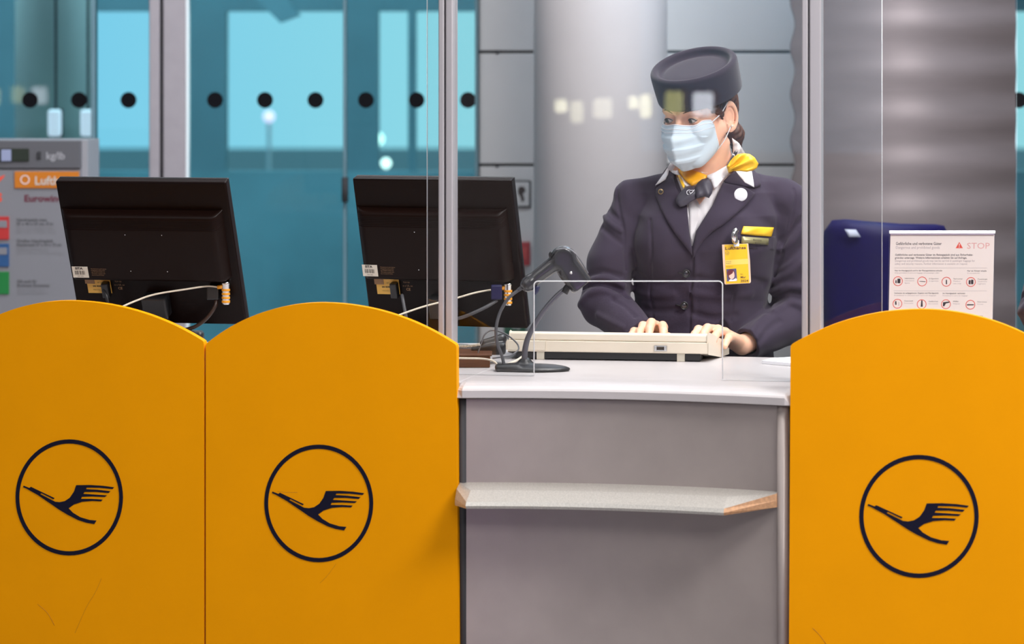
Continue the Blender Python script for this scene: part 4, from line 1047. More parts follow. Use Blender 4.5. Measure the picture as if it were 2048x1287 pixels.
# hands on the keyboard: joints as pixel columns/rows with depth
def hand(fs, wrist, back, thumb):
    """fs: per finger (mcp, pip, dip, tip) each (u, v, y), radii"""
    caps = []
    for (m_, p_, d_, t_, r) in fs:
        m_, p_, d_, t_ = [W(*q) for q in (m_, p_, d_, t_)]
        r = r * 1.17; caps += [(m_, p_, r * 1.12, r * 1.06), (p_, d_, r * 1.05, r * .95), (d_, t_, r * .95, r * .8)]
        caps += [(W(*wrist), m_, .019, r * 1.15)]
    tm, tp, tt = [W(*q) for q in thumb]
    caps += [(W(*wrist), tm, .019, .013), (tm, tp, .0125, .0105), (tp, tt, .0105, .0085)]
    return caps
rh = hand([((1280, 662, 7.075), (1268, 662, 7.045), (1264, 668, 7.02), (1262, 676, 7.00), .0072),
           ((1296, 655, 7.085), (1286, 651, 7.04), (1280, 663, 7.01), (1278, 674, 6.99), .0082),
           ((1312, 651, 7.09), (1303, 645, 7.04), (1299, 658, 7.005), (1298, 673, 6.985), .0086),
           ((1326, 654, 7.09), (1325, 651, 7.04), (1327, 661, 7.005), (1326, 674, 6.985), .0084)],
          (1292, 668, 7.15), None, ((1322, 670, 7.12), (1336, 674, 7.08), (1340, 679, 7.04)))
lh = hand([((1424, 664, 7.075), (1397, 659, 7.04), (1390, 668, 7.02), (1386, 678, 7.00), .0084),
           ((1436, 659, 7.08), (1415, 656, 7.035), (1408, 666, 7.01), (1405, 677, 6.99), .0086),
           ((1450, 664, 7.08), (1436, 664, 7.035), (1430, 672, 7.01), (1428, 682, 6.99), .0082),
           ((1463, 674, 7.085), (1457, 676, 7.045), (1452, 684, 7.025), (1450, 692, 7.01), .0074)],
          (1476, 686, 7.16), None, ((1430, 676, 7.12), (1412, 678, 7.09), (1400, 682, 7.07)))
ELr, ELl = W(1209, 604, 7.27), W(1592, 636, 7.30)
WRr, WRl = W(1290, 672, 7.16), W(1484, 690, 7.17)
HAX = np.array((-math.tan(R(14.5)), -math.tan(R(22)) / math.cos(R(14.5)), 1.0)); HAX /= np.linalg.norm(HAX)
HTOP = W(1386, 127, 7.19)
def head_sdf(p):
    q = (p - HO) @ HM
    F, S_, U = q[:, 0], np.abs(q[:, 1]), q[:, 2]
    qa = np.stack([F, S_, U], 1)
    d = ell(q, (-.012, 0, .042), (.094, .074, .088))                  # cranium
    d = smin(d, ell(q, (.030, 0, -.040), (.054, .056, .080)), .030)   # face
    d = smin(d, ell(q, (.066, 0, -.098), (.022, .024, .018)), .022)   # chin
    d = smin(d, cap(qa, (-.012, .058, -.040), (.052, .020, -.098), .016, .016), .022)  # jaw
    d = smin(d, ell(qa, (.058, .036, -.030), (.024, .024, .020)), .018)  # cheekbone
    d = smin(d, cap(qa, (.080, .012, .020), (.066, .044, .018), .010, .010), .012)   # brow
    d = smax(d, -ell(qa, (.092, .031, -.002), (.016, .019, .013)), .012)             # sockets
    d = smin(d, cap(q, (.084, 0, .006), (.106, 0, -.042), .0075, .0105), .010)       # nose
    d = smin(d, ell(qa, (.094, .012, -.045), (.012, .009, .008)), .006)
    d = smin(d, cap(q, (.088, -.016, -.076), (.088, .016, -.076), .007), .008)       # lips
    # eyelids round the eyeballs
    eb = np.linalg.norm(qa - np.array((.0705, .0325, -.001)), axis=1)
    lid = eb - .0142
    op = ell(qa, (.086, .0325, -.0025), (.020, .0135, .0050))
    lid = smax(lid, -op, .0015)
    d = smax(d, -op, .002); d = smin(d, lid, .003)
    # ears
    ec = qa - np.array((-.020, .081, -.012))
    an = R(-28); ex = ec[:, 0] * math.cos(an) + ec[:, 1] * math.sin(an); ey = -ec[:, 0] * math.sin(an) + ec[:, 1] * math.cos(an)
    # ear plane: ex runs back to front, ey is the distance from the ear's plane, ec[:,2] up
    el = np.sqrt((ex / .0175) ** 2 + ((ec[:, 2]) / .031) ** 2)
    rimd = np.sqrt(((el - 1) * .0185) ** 2 + (ey + .000) ** 2) - .0040
    rimd = np.where(ex > .012, rimd + .004, rimd)
    bowl = np.maximum(np.abs(ey + .0085) - .0028, (el - 1) * .0175)
    inner = np.sqrt(((el - .62) * .0175) ** 2 + (ey + .0045) ** 2) - .0024
    lobe = ell(np.stack([ex, ey, ec[:, 2]], 1), (.003, -.001, -.029), (.0085, .0048, .010))
    e = smin(smin(rimd, bowl, .003), smin(inner, lobe, .003), .003)
    d = smin(d, e, .004)
    return d
NB, NT = W(1424, 372, 7.31), W(1418, 292, 7.275)
def body_sdf(p):
    d = smax(head_sdf(p), (p - HTOP) @ HAX + .020, .006)
    d = smin(d, cap(p, NT, NB, .050, .054), .022)
    # sternomastoid and larynx keep the neck from being a plain tube
    d = smin(d, cap(p, W(1450, 285, 7.25), W(1418, 372, 7.25), .010, .011), .014)
    d = smin(d, cap(p, W(1262, 400, 7.31), W(1575, 398, 7.30), .034), .03)
    t = ell(p, W(1408, 500, 7.32), (.150, .090, .24)); d = smin(d, t, .04)
    d = smin(d, ell(p, W(1408, 720, 7.32), (.140, .090, .18)), .04)
    for a, b_, c in ((W(1262, 410, 7.31), ELr, WRr), (W(1572, 410, 7.30), ELl, WRl)):
        d = smin(d, cap(p, a, b_, .040, .034), .02); d = smin(d, cap(p, b_, c, .034, .024), .01)
    for hnd in (rh, lh):
        h_ = None
        for a, b_, ra, rb in hnd:
            c = cap(p, a, b_, ra, rb); h_ = c if h_ is None else smin(h_, c, .0045)
        d = smin(d, h_, .006)
    return d
sdf_mesh(body_sdf, (X(1150, 7.2), 6.95, .90), (X(1650, 7.2), 7.46, 1.77), .0022, 'body', M_skin, ag)

# jacket -----------------------------------------------------------
zt = [W(0, v, 7.26)[2] for v in (330, 346, 362, 385, 430, 500, 600, 665, 720, 900)]
at = [.050, .085, .135, .168, .186, .182, .160, .168, .182, .200]
bt = [.045, .062, .080, .098, .122, .130, .112, .112, .122, .135]
zt = zt[::-1]; at = at[::-1]; bt = bt[::-1]
TY = R(-9)
TCx = lambda z: np.interp(z, zt, [X(1400, 7.3), X(1400, 7.3), X(1402, 7.3), X(1403, 7.3), X(1408, 7.3), X(1410, 7.3), X(1412, 7.3), X(1416, 7.3), X(1420, 7.3), X(1424, 7.3)])
def torso(p):
    z = p[:, 2]; a = np.interp(z, zt, at); b = np.interp(z, zt, bt)
    x = p[:, 0] - TCx(z); y = p[:, 1] - 7.31
    xr = x * math.cos(TY) + y * math.sin(TY); yr = -x * math.sin(TY) + y * math.cos(TY)
    k = (np.abs(xr / a) ** 2.3 + np.abs(yr / b) ** 2.3) ** (1 / 2.3)
    d = (k - 1) * np.minimum(a, b) * .92
    return np.maximum(np.maximum(d, z - zt[-1]), .80 - z)
SHr, SHl = W(1262, 402, 7.30), W(1572, 402, 7.29)
def jacket0(p):
    d = torso(p)
    d = smin(d, cap(p, W(1372, 364, 7.31), W(1257, 388, 7.30), .028, .034), .026)
    d = smin(d, cap(p, W(1478, 362, 7.31), W(1572, 388, 7.29), .028, .036), .030)
    # bust
    d = smin(d, ell(p, W(1335, 482, 7.235), (.070, .055, .075)), .035)
    d = smin(d, ell(p, W(1462, 484, 7.225), (.070, .055, .075)), .035)
    r_ = smin(cap(p, W(1263, 407, 7.30), W(1222, 520, 7.285), .046, .053), cap(p, W(1222, 520, 7.285), ELr + np.array((0, 0, -.002)), .054, .058), .02)
    fr_ = cap(p, ELr + np.array((.002, 0, -.004)), WRr + np.array((-.012, -.015, .002)), .059, .042)
    r_ = smin(r_, fr_, .010)
    l_ = smin(cap(p, W(1574, 404, 7.29), W(1588, 520, 7.30), .052, .055), cap(p, W(1588, 520, 7.30), ELl, .055, .057), .02)
    fl_ = cap(p, ELl, WRl + np.array((.012, .0, .004)), .060, .038)
    l_ = smin(l_, fl_, .012)
    d = smin(d, r_, .012); d = smin(d, l_, .012)
    return d
def folds(specs):
    out_ = []
    for pts, amp, wd in specs:
        q = catmull(pts, 3); us = np.array([a[0] for a in q]); vs = np.array([a[1] for a in q])
        ys = trace(us, vs, jacket0); P = np.array([W(u, v, y) for u, v, y in zip(us, vs, ys)])
        out_.append((P, amp, wd))
    return out_
FOLD = folds([
    ([(1239, 362), (1234, 385), (1238, 420), (1247, 460), (1250, 500), (1252, 540)], -.006, .0035),      # right armhole
    ([(1588, 378), (1590, 400), (1582, 440), (1570, 485), (1556, 530), (1546, 570)], -.006, .0035),     # left armhole
    ([(1213, 405), (1222, 425), (1240, 440)], -.005, .006), ([(1207, 432), (1222, 448), (1243, 462)], .005, .006),
    ([(1205, 455), (1222, 470), (1244, 486)], -.004, .006),
    ([(1155, 592), (1172, 572), (1200, 566), (1232, 575), (1256, 594)], -.016, .0055),                    # elbow crease
    ([(1165, 578), (1185, 560), (1215, 556), (1245, 570)], .007, .008),
    ([(1180, 548), (1205, 543), (1240, 552)], -.005, .007),
    ([(1160, 610), (1176, 588), (1205, 580), (1230, 590)], .006, .008),
    ([(1228, 600), (1250, 612), (1270, 632)], -.004, .006), ([(1195, 630), (1215, 640), (1245, 655)], .003, .008),
    ([(1604, 436), (1585, 462), (1562, 480)], -.006, .006), ([(1604, 455), (1588, 480), (1562, 500)], .005, .007),
    ([(1604, 490), (1585, 510), (1556, 530)], -.006, .007), ([(1604, 525), (1582, 545), (1552, 560)], .005, .008),
    ([(1605, 592), (1578, 588), (1550, 600), (1535, 616)], -.012, .006), ([(1605, 575), (1575, 572), (1548, 585)], .007, .008),
    ([(1604, 612), (1580, 606), (1552, 622)], .006, .008), ([(1560, 640), (1535, 660), (1515, 690)], -.004, .007), ([(1530, 632), (1508, 652), (1495, 680)], .003, .007),
    ([(1266, 545), (1310, 566), (1350, 560), (1372, 550)], -.0035, .009), ([(1262, 575), (1300, 590), (1345, 588)], .003, .010),
    ([(1380, 552), (1420, 560), (1470, 556), (1530, 566)], -.0035, .009), ([(1385, 585), (1440, 592), (1500, 588)], .003, .010),
    ([(1380, 615), (1330, 622), (1290, 618)], -.003, .008), ([(1382, 625), (1430, 636), (1470, 630)], -.003, .008),
    ([(1300, 440), (1303, 500), (1300, 560), (1305, 640)], -.0035, .0035), ([(1468, 500), (1470, 560), (1462, 640)], -.0035, .0035),
    ([(1386, 508), (1385, 545), (1381, 600), (1379, 666), (1378, 700)], -.006, .0022),                     # front edge
    ([(1391, 512), (1391, 545), (1388, 600), (1386, 666)], .0025, .006)])
def jacket(p):
    d = jacket0(p); m = np.abs(d) < .03
    if m.any():
        q = p[m]; dd = d[m].copy()
        for P, amp, wd in FOLD:
            lo = P.min(0) - 4 * wd; hi = P.max(0) + 4 * wd
            k = np.all((q > lo) & (q < hi), axis=1)
            if not k.any(): continue
            qq = q[k]; best = np.full(len(qq), 1e9)
            for i in range(len(P) - 1):
                a, b_ = P[i], P[i + 1]; ba = b_ - a; h_ = np.clip(((qq - a) @ ba) / (ba @ ba + 1e-12), 0, 1)
                best = np.minimum(best, ((qq - a - h_[:, None] * ba) ** 2).sum(1))
            dd[k] -= amp * np.exp(-best / (wd * wd)) * 1.7
        # slow uneven drape
        dd -= .0016 * np.sin(q[:, 0] * 61 + 2 * np.sin(q[:, 2] * 37)) * np.sin(q[:, 2] * 47 + q[:, 0] * 23)
        d[m] = dd
    return d
# V opening cut below the lapels
Vpoly = [(1352, 330), (1352, 352), (1374, 411), (1378, 460), (1384, 497), (1392, 462), (1424, 411), (1446, 366), (1462, 345), (1470, 300), (1352, 300)]
def in2(p, poly):
    u = 1024 + FPX * p[:, 0] / p[:, 1]; v = VH + (H - p[:, 2]) * FPX / p[:, 1]
    ins = np.zeros(len(p), bool); dm = np.full(len(p), 1e9); n = len(poly)
    for i in range(n):
        (x0, y0), (x1, y1) = poly[i], poly[(i + 1) % n]
        c = ((y0 > v) != (y1 > v))
        with np.errstate(divide='ignore', invalid='ignore'):
            xi = (x1 - x0) * (v - y0) / ((y1 - y0) if y1 != y0 else 1e-9) + x0
        ins ^= c & (u < xi)
        tx, ty = x1 - x0, y1 - y0; h_ = np.clip(((u - x0) * tx + (v - y0) * ty) / (tx * tx + ty * ty), 0, 1)
        dm = np.minimum(dm, np.hypot(u - x0 - h_ * tx, v - y0 - h_ * ty))
    return np.where(ins, -dm, dm) * (7.15 / FPX)
def neckhole(p): return cap(p, W(1421, 290, 7.28), W(1423, 372, 7.285), .058, .062)
def jacket_cut(p):
    d = jacket(p)
    m = np.abs(d) < .06
    q = p[m]; dj = d[m]
    w_ = np.maximum(in2(q, Vpoly), -(jacket0(q) + .014)); w_ = np.maximum(w_, q[:, 1] - 7.30)
    dj = np.maximum(dj, -w_); dj = smax(dj, -neckhole(q), .004)
    d[m] = dj
    # open cuffs
    for e, w__, r_ in ((ELr, WRr, .034), (ELl, WRl + np.array((.012, 0, .004)), .029)):
        ax = (w__ - e) / np.linalg.norm(w__ - e)
        d = np.maximum(d, np.minimum((p - w__) @ ax, .03 - np.linalg.norm(p - w__, axis=1) * .2) if False else np.where(np.linalg.norm(p - w__, axis=1) < .085, (p - w__) @ ax, -1))
        d = np.maximum(d, -cap(p, w__ - ax * .05, w__ + ax * .03, r_))
    return d
sdf_mesh(jacket_cut, (X(1145, 7.3), 7.02, .78), (X(1672, 7.3), 7.47, 1.49), .0024, 'jacket', M_cloth, ag)
# shirt, collar, scarf ----------------------------------------------
jb = lambda p: smin(jacket0(p), cap(p, NT, NB, .055, .060), .015)
shirt_s = lambda p: smin(jacket0(p) + .010, cap(p, NT, NB, .052, .056), .010)
overlay('shirt_front', [(1350, 330), (1352, 352), (1358, 380), (1366, 410), (1370, 440), (1374, 470), (1380, 496), (1384, 506), (1392, 490), (1400, 462), (1428, 414), (1452, 370), (1464, 348), (1455, 336), (1410, 345)],
        M_shirt, ag, field=shirt_s, off=-.001, thick=.003, step=4, crease=lambda u, v: .0012 * math.sin((u - v * .35) * .35))
overlay('shirt_placket', [(1378, 400), (1386, 398), (1401, 420), (1398, 440), (1391, 462), (1385, 490), (1380, 470), (1379, 440)], M_shirt, ag, field=shirt_s, off=.003, thick=.002, step=4)
overlay('skin_gap', [(1392, 396), (1411, 394), (1399, 409)], M_skin, ag, field=shirt_s, off=.0035, thick=.002, step=3)
# jacket lapels
overlay('lapel', [(1339, 347), (1334, 357), (1312, 376), (1311, 392), (1320, 414), (1336, 445), (1350, 467), (1368, 489), (1385, 512), (1384, 497), (1379, 470), (1376.5, 437), (1373, 412), (1362, 395), (1352, 374), (1347, 356)],
        M_cloth, ag, field=jb, off=.0045, thick=.003, inflate=.004, step=5)
overlay('lapel', [(1446, 364), (1460, 366), (1490, 373), (1511, 386), (1500, 400), (1490, 412), (1472, 428), (1449, 448), (1425, 463), (1406, 482), (1394, 502), (1386, 518), (1386, 500), (1392, 462), (1407, 438), (1424, 411)],
        M_cloth, ag, field=jb, off=.0045, thick=.003, inflate=.005, step=5)
overlay('jacket_collar', [(1455, 352), (1469, 342), (1480, 352), (1492, 366), (1508, 374), (1520, 372), (1518, 352), (1506, 338), (1494, 326), (1486, 318), (1490, 340), (1470, 345)][:0] or
        [(1446, 363), (1456, 352), (1470, 341), (1490, 332), (1506, 338), (1519, 352), (1522, 370), (1511, 375), (1490, 373), (1460, 367)],
        M_cloth, ag, field=jb, off=.006, thick=.003, inflate=.003, step=5)
overlay('jacket_collar', [(1310, 376), (1311, 368), (1322, 350), (1334, 334), (1340, 330), (1346, 345), (1350, 358), (1334, 364)],
        M_cloth, ag, field=jb, off=.003, thick=.003, inflate=.002, step=5)
overlay('shirt_collar', [(1343, 321), (1330, 343), (1310.5, 370.5), (1320, 366), (1331, 359), (1336, 349), (1338.5, 340), (1344, 345), (1350, 348.5), (1358, 350), (1356, 340), (1352, 326), (1347, 322)],
        M_shirt, ag, field=jb, off=.011, thick=.0025, inflate=.001, step=4)
overlay('shirt_collar', [(1452, 348), (1470, 340), (1479, 352), (1490, 365), (1508.5, 374.5), (1507, 362), (1504, 344), (1498, 322), (1488, 302), (1478, 286), (1464, 275.5), (1466, 290), (1466, 305), (1460, 322), (1454, 334)],
        M_shirt, ag, field=jb, off=.010, thick=.0025, inflate=.002, step=4)
neckf = lambda p: cap(p, NT, NB, .052, .057)
overlay('collar_stand', [(1356, 345), (1362, 352), (1370, 362), (1380, 371), (1372, 373), (1364, 364), (1358, 352)], M_shirt, ag, field=jb, off=.012, thick=.002, step=4)
sc = overlay('scarf', [(1352, 325), (1366, 334), (1382, 339), (1398, 344), (1416, 351), (1412, 360), (1396, 366), (1384, 372), (1376, 366), (1368, 358), (1360, 346), (1354, 334)],
        M_scarfo, ag, field=jb, off=.016, thick=.003, inflate=.006, step=4, crease=lambda u, v: 0.0011 * math.sin((v - u * .55) * .55), label='orange-yellow scarf round the neck')
overlay('scarf_edge', [(1355, 350), (1359, 349), (1366, 362), (1370, 372), (1367, 377), (1362, 368)], M_scarf, sc, field=jb, off=.013, thick=.002, step=3)
overlay('scarf_neck_band', [(1452, 332), (1460, 318), (1470, 301), (1476, 300), (1474, 308), (1466, 318), (1456, 332)], M_scarfn, sc, field=jb, off=.014, thick=.002, step=3, label='navy strip of scarf beside neck')
overlay('scarf_knot', [(1414, 351), (1432, 343), (1446, 335), (1453, 331), (1457, 338), (1458, 346), (1450, 354), (1443, 362), (1436, 372), (1429, 378), (1424, 370), (1421, 360), (1414, 357)],
        M_shirt, sc, field=jb, off=.018, thick=.004, inflate=.007, step=4, crease=lambda u, v: .0015 * math.sin((u + v) * .45), label='white folded part of scarf')
overlay('bow_loop', [(1453, 333), (1460, 322), (1468, 313), (1476, 308), (1488, 306), (1500, 308), (1510, 315), (1517, 327), (1514, 336), (1506, 341), (1494, 344), (1480, 342), (1466, 342), (1457, 346)],
        M_scarf, sc, depth=lambda u, v: 7.205, off=0, thick=.006, inflate=.012, step=2.0, rad=9,
        crease=lambda u, v: .011 * math.cos(math.atan2(v - 342, u - 1452) * 15) * min(1, math.hypot(u - 1452, v - 342) / 20) * max(0.2, 1 - math.hypot(u - 1452, v - 342) / 75), label='yellow bow loop standing out to the side')
overlay('bow_tail', [(1388, 371), (1374, 374), (1364, 380), (1356, 390), (1351, 399), (1353, 407), (1360, 413.5), (1368, 412), (1377, 407), (1384, 402), (1392, 398), (1396, 385), (1394, 374)],
        M_scarfn, sc, field=jb, off=.020, thick=.004, inflate=.007, step=4, crease=lambda u, v: .0018 * math.sin((u * .6 + v) * .28), label='dark navy end of scarf')
overlay('bow_knot', [(1416, 355), (1404, 358), (1395, 365), (1390, 375), (1391, 388), (1392, 398), (1402, 394), (1410, 393), (1418, 396), (1424, 386), (1426, 376), (1422, 364)],
        M_scarfn, sc, field=jb, off=.026, thick=.005, inflate=.010, step=4, crease=lambda u, v: .002 * math.sin((u - v * .4) * .3), label='dark navy knot of scarf')
crn = MB()
for pts, r_ in (([(1377, 389), (1374, 387), (1374, 382), (1378, 379.5), (1382, 381)], .00075), ([(1378, 382), (1382, 386), (1387, 380.5), (1381, 380.6)], .00075), ([(1380, 388), (1385, 384), (1389, 379)], .0006)):
    us = np.array([p_[0] for p_ in pts]); vs = np.array([p_[1] for p_ in pts]); ys = trace(us, vs, jb)
    V_, F_ = tube_vf(catmull([W(u, v, y - .034) for u, v, y in zip(us, vs, ys)], 4), r_, 6); crn.add(V_, F_)
crn.mk('stitched_crane', M_maskw, sc)
# pins, pocket, name tag, badge, buttons
def jy(u, v): return float(trace([u], [v], jb)[0])
def disc(name, u, v, r_, h_, m, par, off=.006, **k):
    y = jy(u, v) - off
    return lathe(name, [(.0001, 0), (r_, 0), (r_, h_ * .6), (r_ * .85, h_), (.0001, h_)], m, par, 28, Matrix.Translation(W(u, v, y)) @ Matrix.Rotation(R(90), 4, 'X'), **k)
disc('round_pin', 1481.5, 389, .0160, .002, M_maskw, ag, .0165, label='round white pin on lapel')
o = disc('lapel_pin', 1321.5, 383, .0068, .002, mat('pin_gold', (.35, .25, .12), .3, .8), ag, .015, label='small gold and dark lapel pin'); disc('pin_centre', 1321.5, 383, .0045, .003, M_dark, o, .0152)
for (u, v) in ((1372.5, 547), (1368.5, 611)):
    b_ = disc('button', u, v, .0092, .003, mat('button_dark', (.02, .018, .025), .12, coat=.8), ag, .004)
    V_, F_ = ring_px(u, v, 8, 8.2, .25, lambda a, c, o_: W(a, c, jy(u, v) - .0072 - o_), .0016, 24); mk('button_rim', V_, F_, M_rub, b_, smooth=True)
    tube('buttonhole', [W(u - 17, v - 2, jy(u - 17, v - 2) - .001), W(u - 8, v, jy(u - 8, v) - .001)], .0014, M_rub, b_, 6, 3)
overlay('breast_pocket', [(1460, 468), (1551, 472), (1549, 482), (1548, 500), (1458, 494)], M_cloth, ag, field=jb, off=-.001, thick=.0025, step=5)
overlay('pocket_handkerchief', [(1487, 452), (1515, 453), (1548, 454.5), (1545.5, 464), (1543, 473), (1512, 471), (1481.5, 468), (1484, 460)], M_scarf, ag, field=jb, off=.001, thick=.003, inflate=.003, step=4,
        crease=lambda u, v: .0015 * math.sin(u * .16 + v * .3))
nt_ = overlay('name_tag', [(1483.5, 472.5), (1537.5, 476.5), (1537, 489.5), (1482.5, 485.5)], M_brass, ag, field=jb, off=.009, thick=.002, step=6)
def slant_text(mb, s, u, v, px, width, y, slope, bold=0.0):
    V_, F_ = text_vf(s, 1.0, 'LEFT', bold); k = width / (max(p[0] for p in V_) * px)
    mb.add([W(u + p[0] * px * k, v - p[1] * px + slope * p[0] * px * k, y) for p in V_], F_)
yn = jy(1510, 481) - .0135
mb = MB(); slant_text(mb, 'H. Romana', 1500, 480.5, 5, 23, yn, .07); slant_text(mb, 'German  Romanska', 1491, 486, 4.4, 39, yn, .07); mb.mk('tag_print', M_ink, nt_)
by = min(jy(1448, 490), jy(1495, 490), jy(1450, 565), jy(1500, 562)) - .010
bd = thing  # badge is a part of the clothing set
def bq(name, poly, off, th, m, par, label=None, bv=0.0):
    V_, F_ = extrude([W(u, v, by - off) for u, v in poly], (0, th, 0)); o = mk(name, V_, F_, m, par, label=label)
    return bevel(o, bv, 2) if bv else o
bg = bq('id_badge', [(1444, 489), (1496.5, 486.5), (1500, 520), (1502, 563), (1500, 566), (1451, 568.8), (1449, 567), (1446, 530)], 0, .002, mat('badge_holder', (.88, .62, .45), .2, coat=.6), ag, 'yellow identity badge in clear holder', .0006)
bq('badge_card', [(1449, 489.5), (1494, 487.5), (1498.5, 565), (1452, 567)], .0008, .0006, M_badge, bg)
bq('pale_band', [(1450.5, 520), (1496, 517), (1496.6, 527.5), (1451, 530)], .0010, .0003, mat('badge_pale', (.92, .68, .16), .3), bg)
mb = MB(); slant_text(mb, 'Lufthansa', 1450, 499.5, 8.4, 42, by - .0013, -.05, .02); slant_text(mb, 'Mar', 1481, 556, 5.6, 11, by - .0013, -.03, .02)
slant_text(mb, '2024', 1481, 563.5, 6.2, 15.5, by - .0013, -.03, .02); slant_text(mb, 'Ausweis', 1452, 523.5, 2.6, 10.5, by - .0013, -.03); slant_text(mb, 'Region', 1452, 527, 2.6, 10, by - .0013, -.03); slant_text(mb, 'Gültig bis', 1452, 534, 2.4, 14, by - .0013, -.03)
slant_text(mb, 'bis', 1481, 549, 3, 5, by - .0013, -.03)
mb.mk('badge_print', mat('badge_ink', (.12, .03, .03), .5), bg)
V_, F_ = ring_px(1454.5, 505.8, 3.9, 3.9, .14, lambda u, v, o_: W(u, v, by - .0011 - o_), .0002, 24); e_ = mk('badge_emblem', V_, F_, M_inkm, bg)
V_, F_ = extrude([W(1454.5 + (x - 655) / 520 * 3.9, 505.8 + (y - 695) / 557 * 3.9, by - .0013) for x, y in BIRD], (0, .0002, 0)); mk('crane', V_, F_, M_inkm, e_)
# portrait photo printed on the badge
pf = bq('portrait_print', [(1452.5, 538), (1472.5, 536.5), (1474.5, 561), (1454, 562.5)], .0011, .0002, mat('photo_blue', (.10, .09, .20), .4), bg)
def blob(name, pts, off, m): V_, F_ = extrude([W(u, v, by - off) for u, v in catmull(pts, 4, True)], (0, .0001, 0)); mk(name, V_, F_, m, pf)
blob('portrait_hair', [(1454, 546), (1457, 540), (1463, 538), (1468, 541), (1470, 548), (1468, 553), (1463, 555), (1459, 558), (1456, 552)], .0013, mat('photo_hair', (.14, .02, .03), .5))
blob('portrait_face', [(1458, 551), (1461, 549), (1465, 546), (1467, 542), (1469, 549), (1468, 555), (1464, 558), (1460, 556)], .0015, mat('photo_skin', (.85, .58, .48), .5))
blob('portrait_shirt', [(1458, 562), (1461, 558), (1466, 559), (1472, 556), (1473, 561)], .0014, M_maskw)
tube('badge_clip', [W(1473, 459, by - .010), W(1469, 464, by - .013), W(1468, 474, by - .014), W(1470, 481, by - .010), W(1472, 484, by - .006)], [.0065, .0075, .0078, .0072, .006], M_chrome, bg, 16, 4)
bq('clip_strap', [(1467, 480), (1478, 480), (1478.5, 492), (1467.5, 493)], .002, .001, M_maskw, bg)
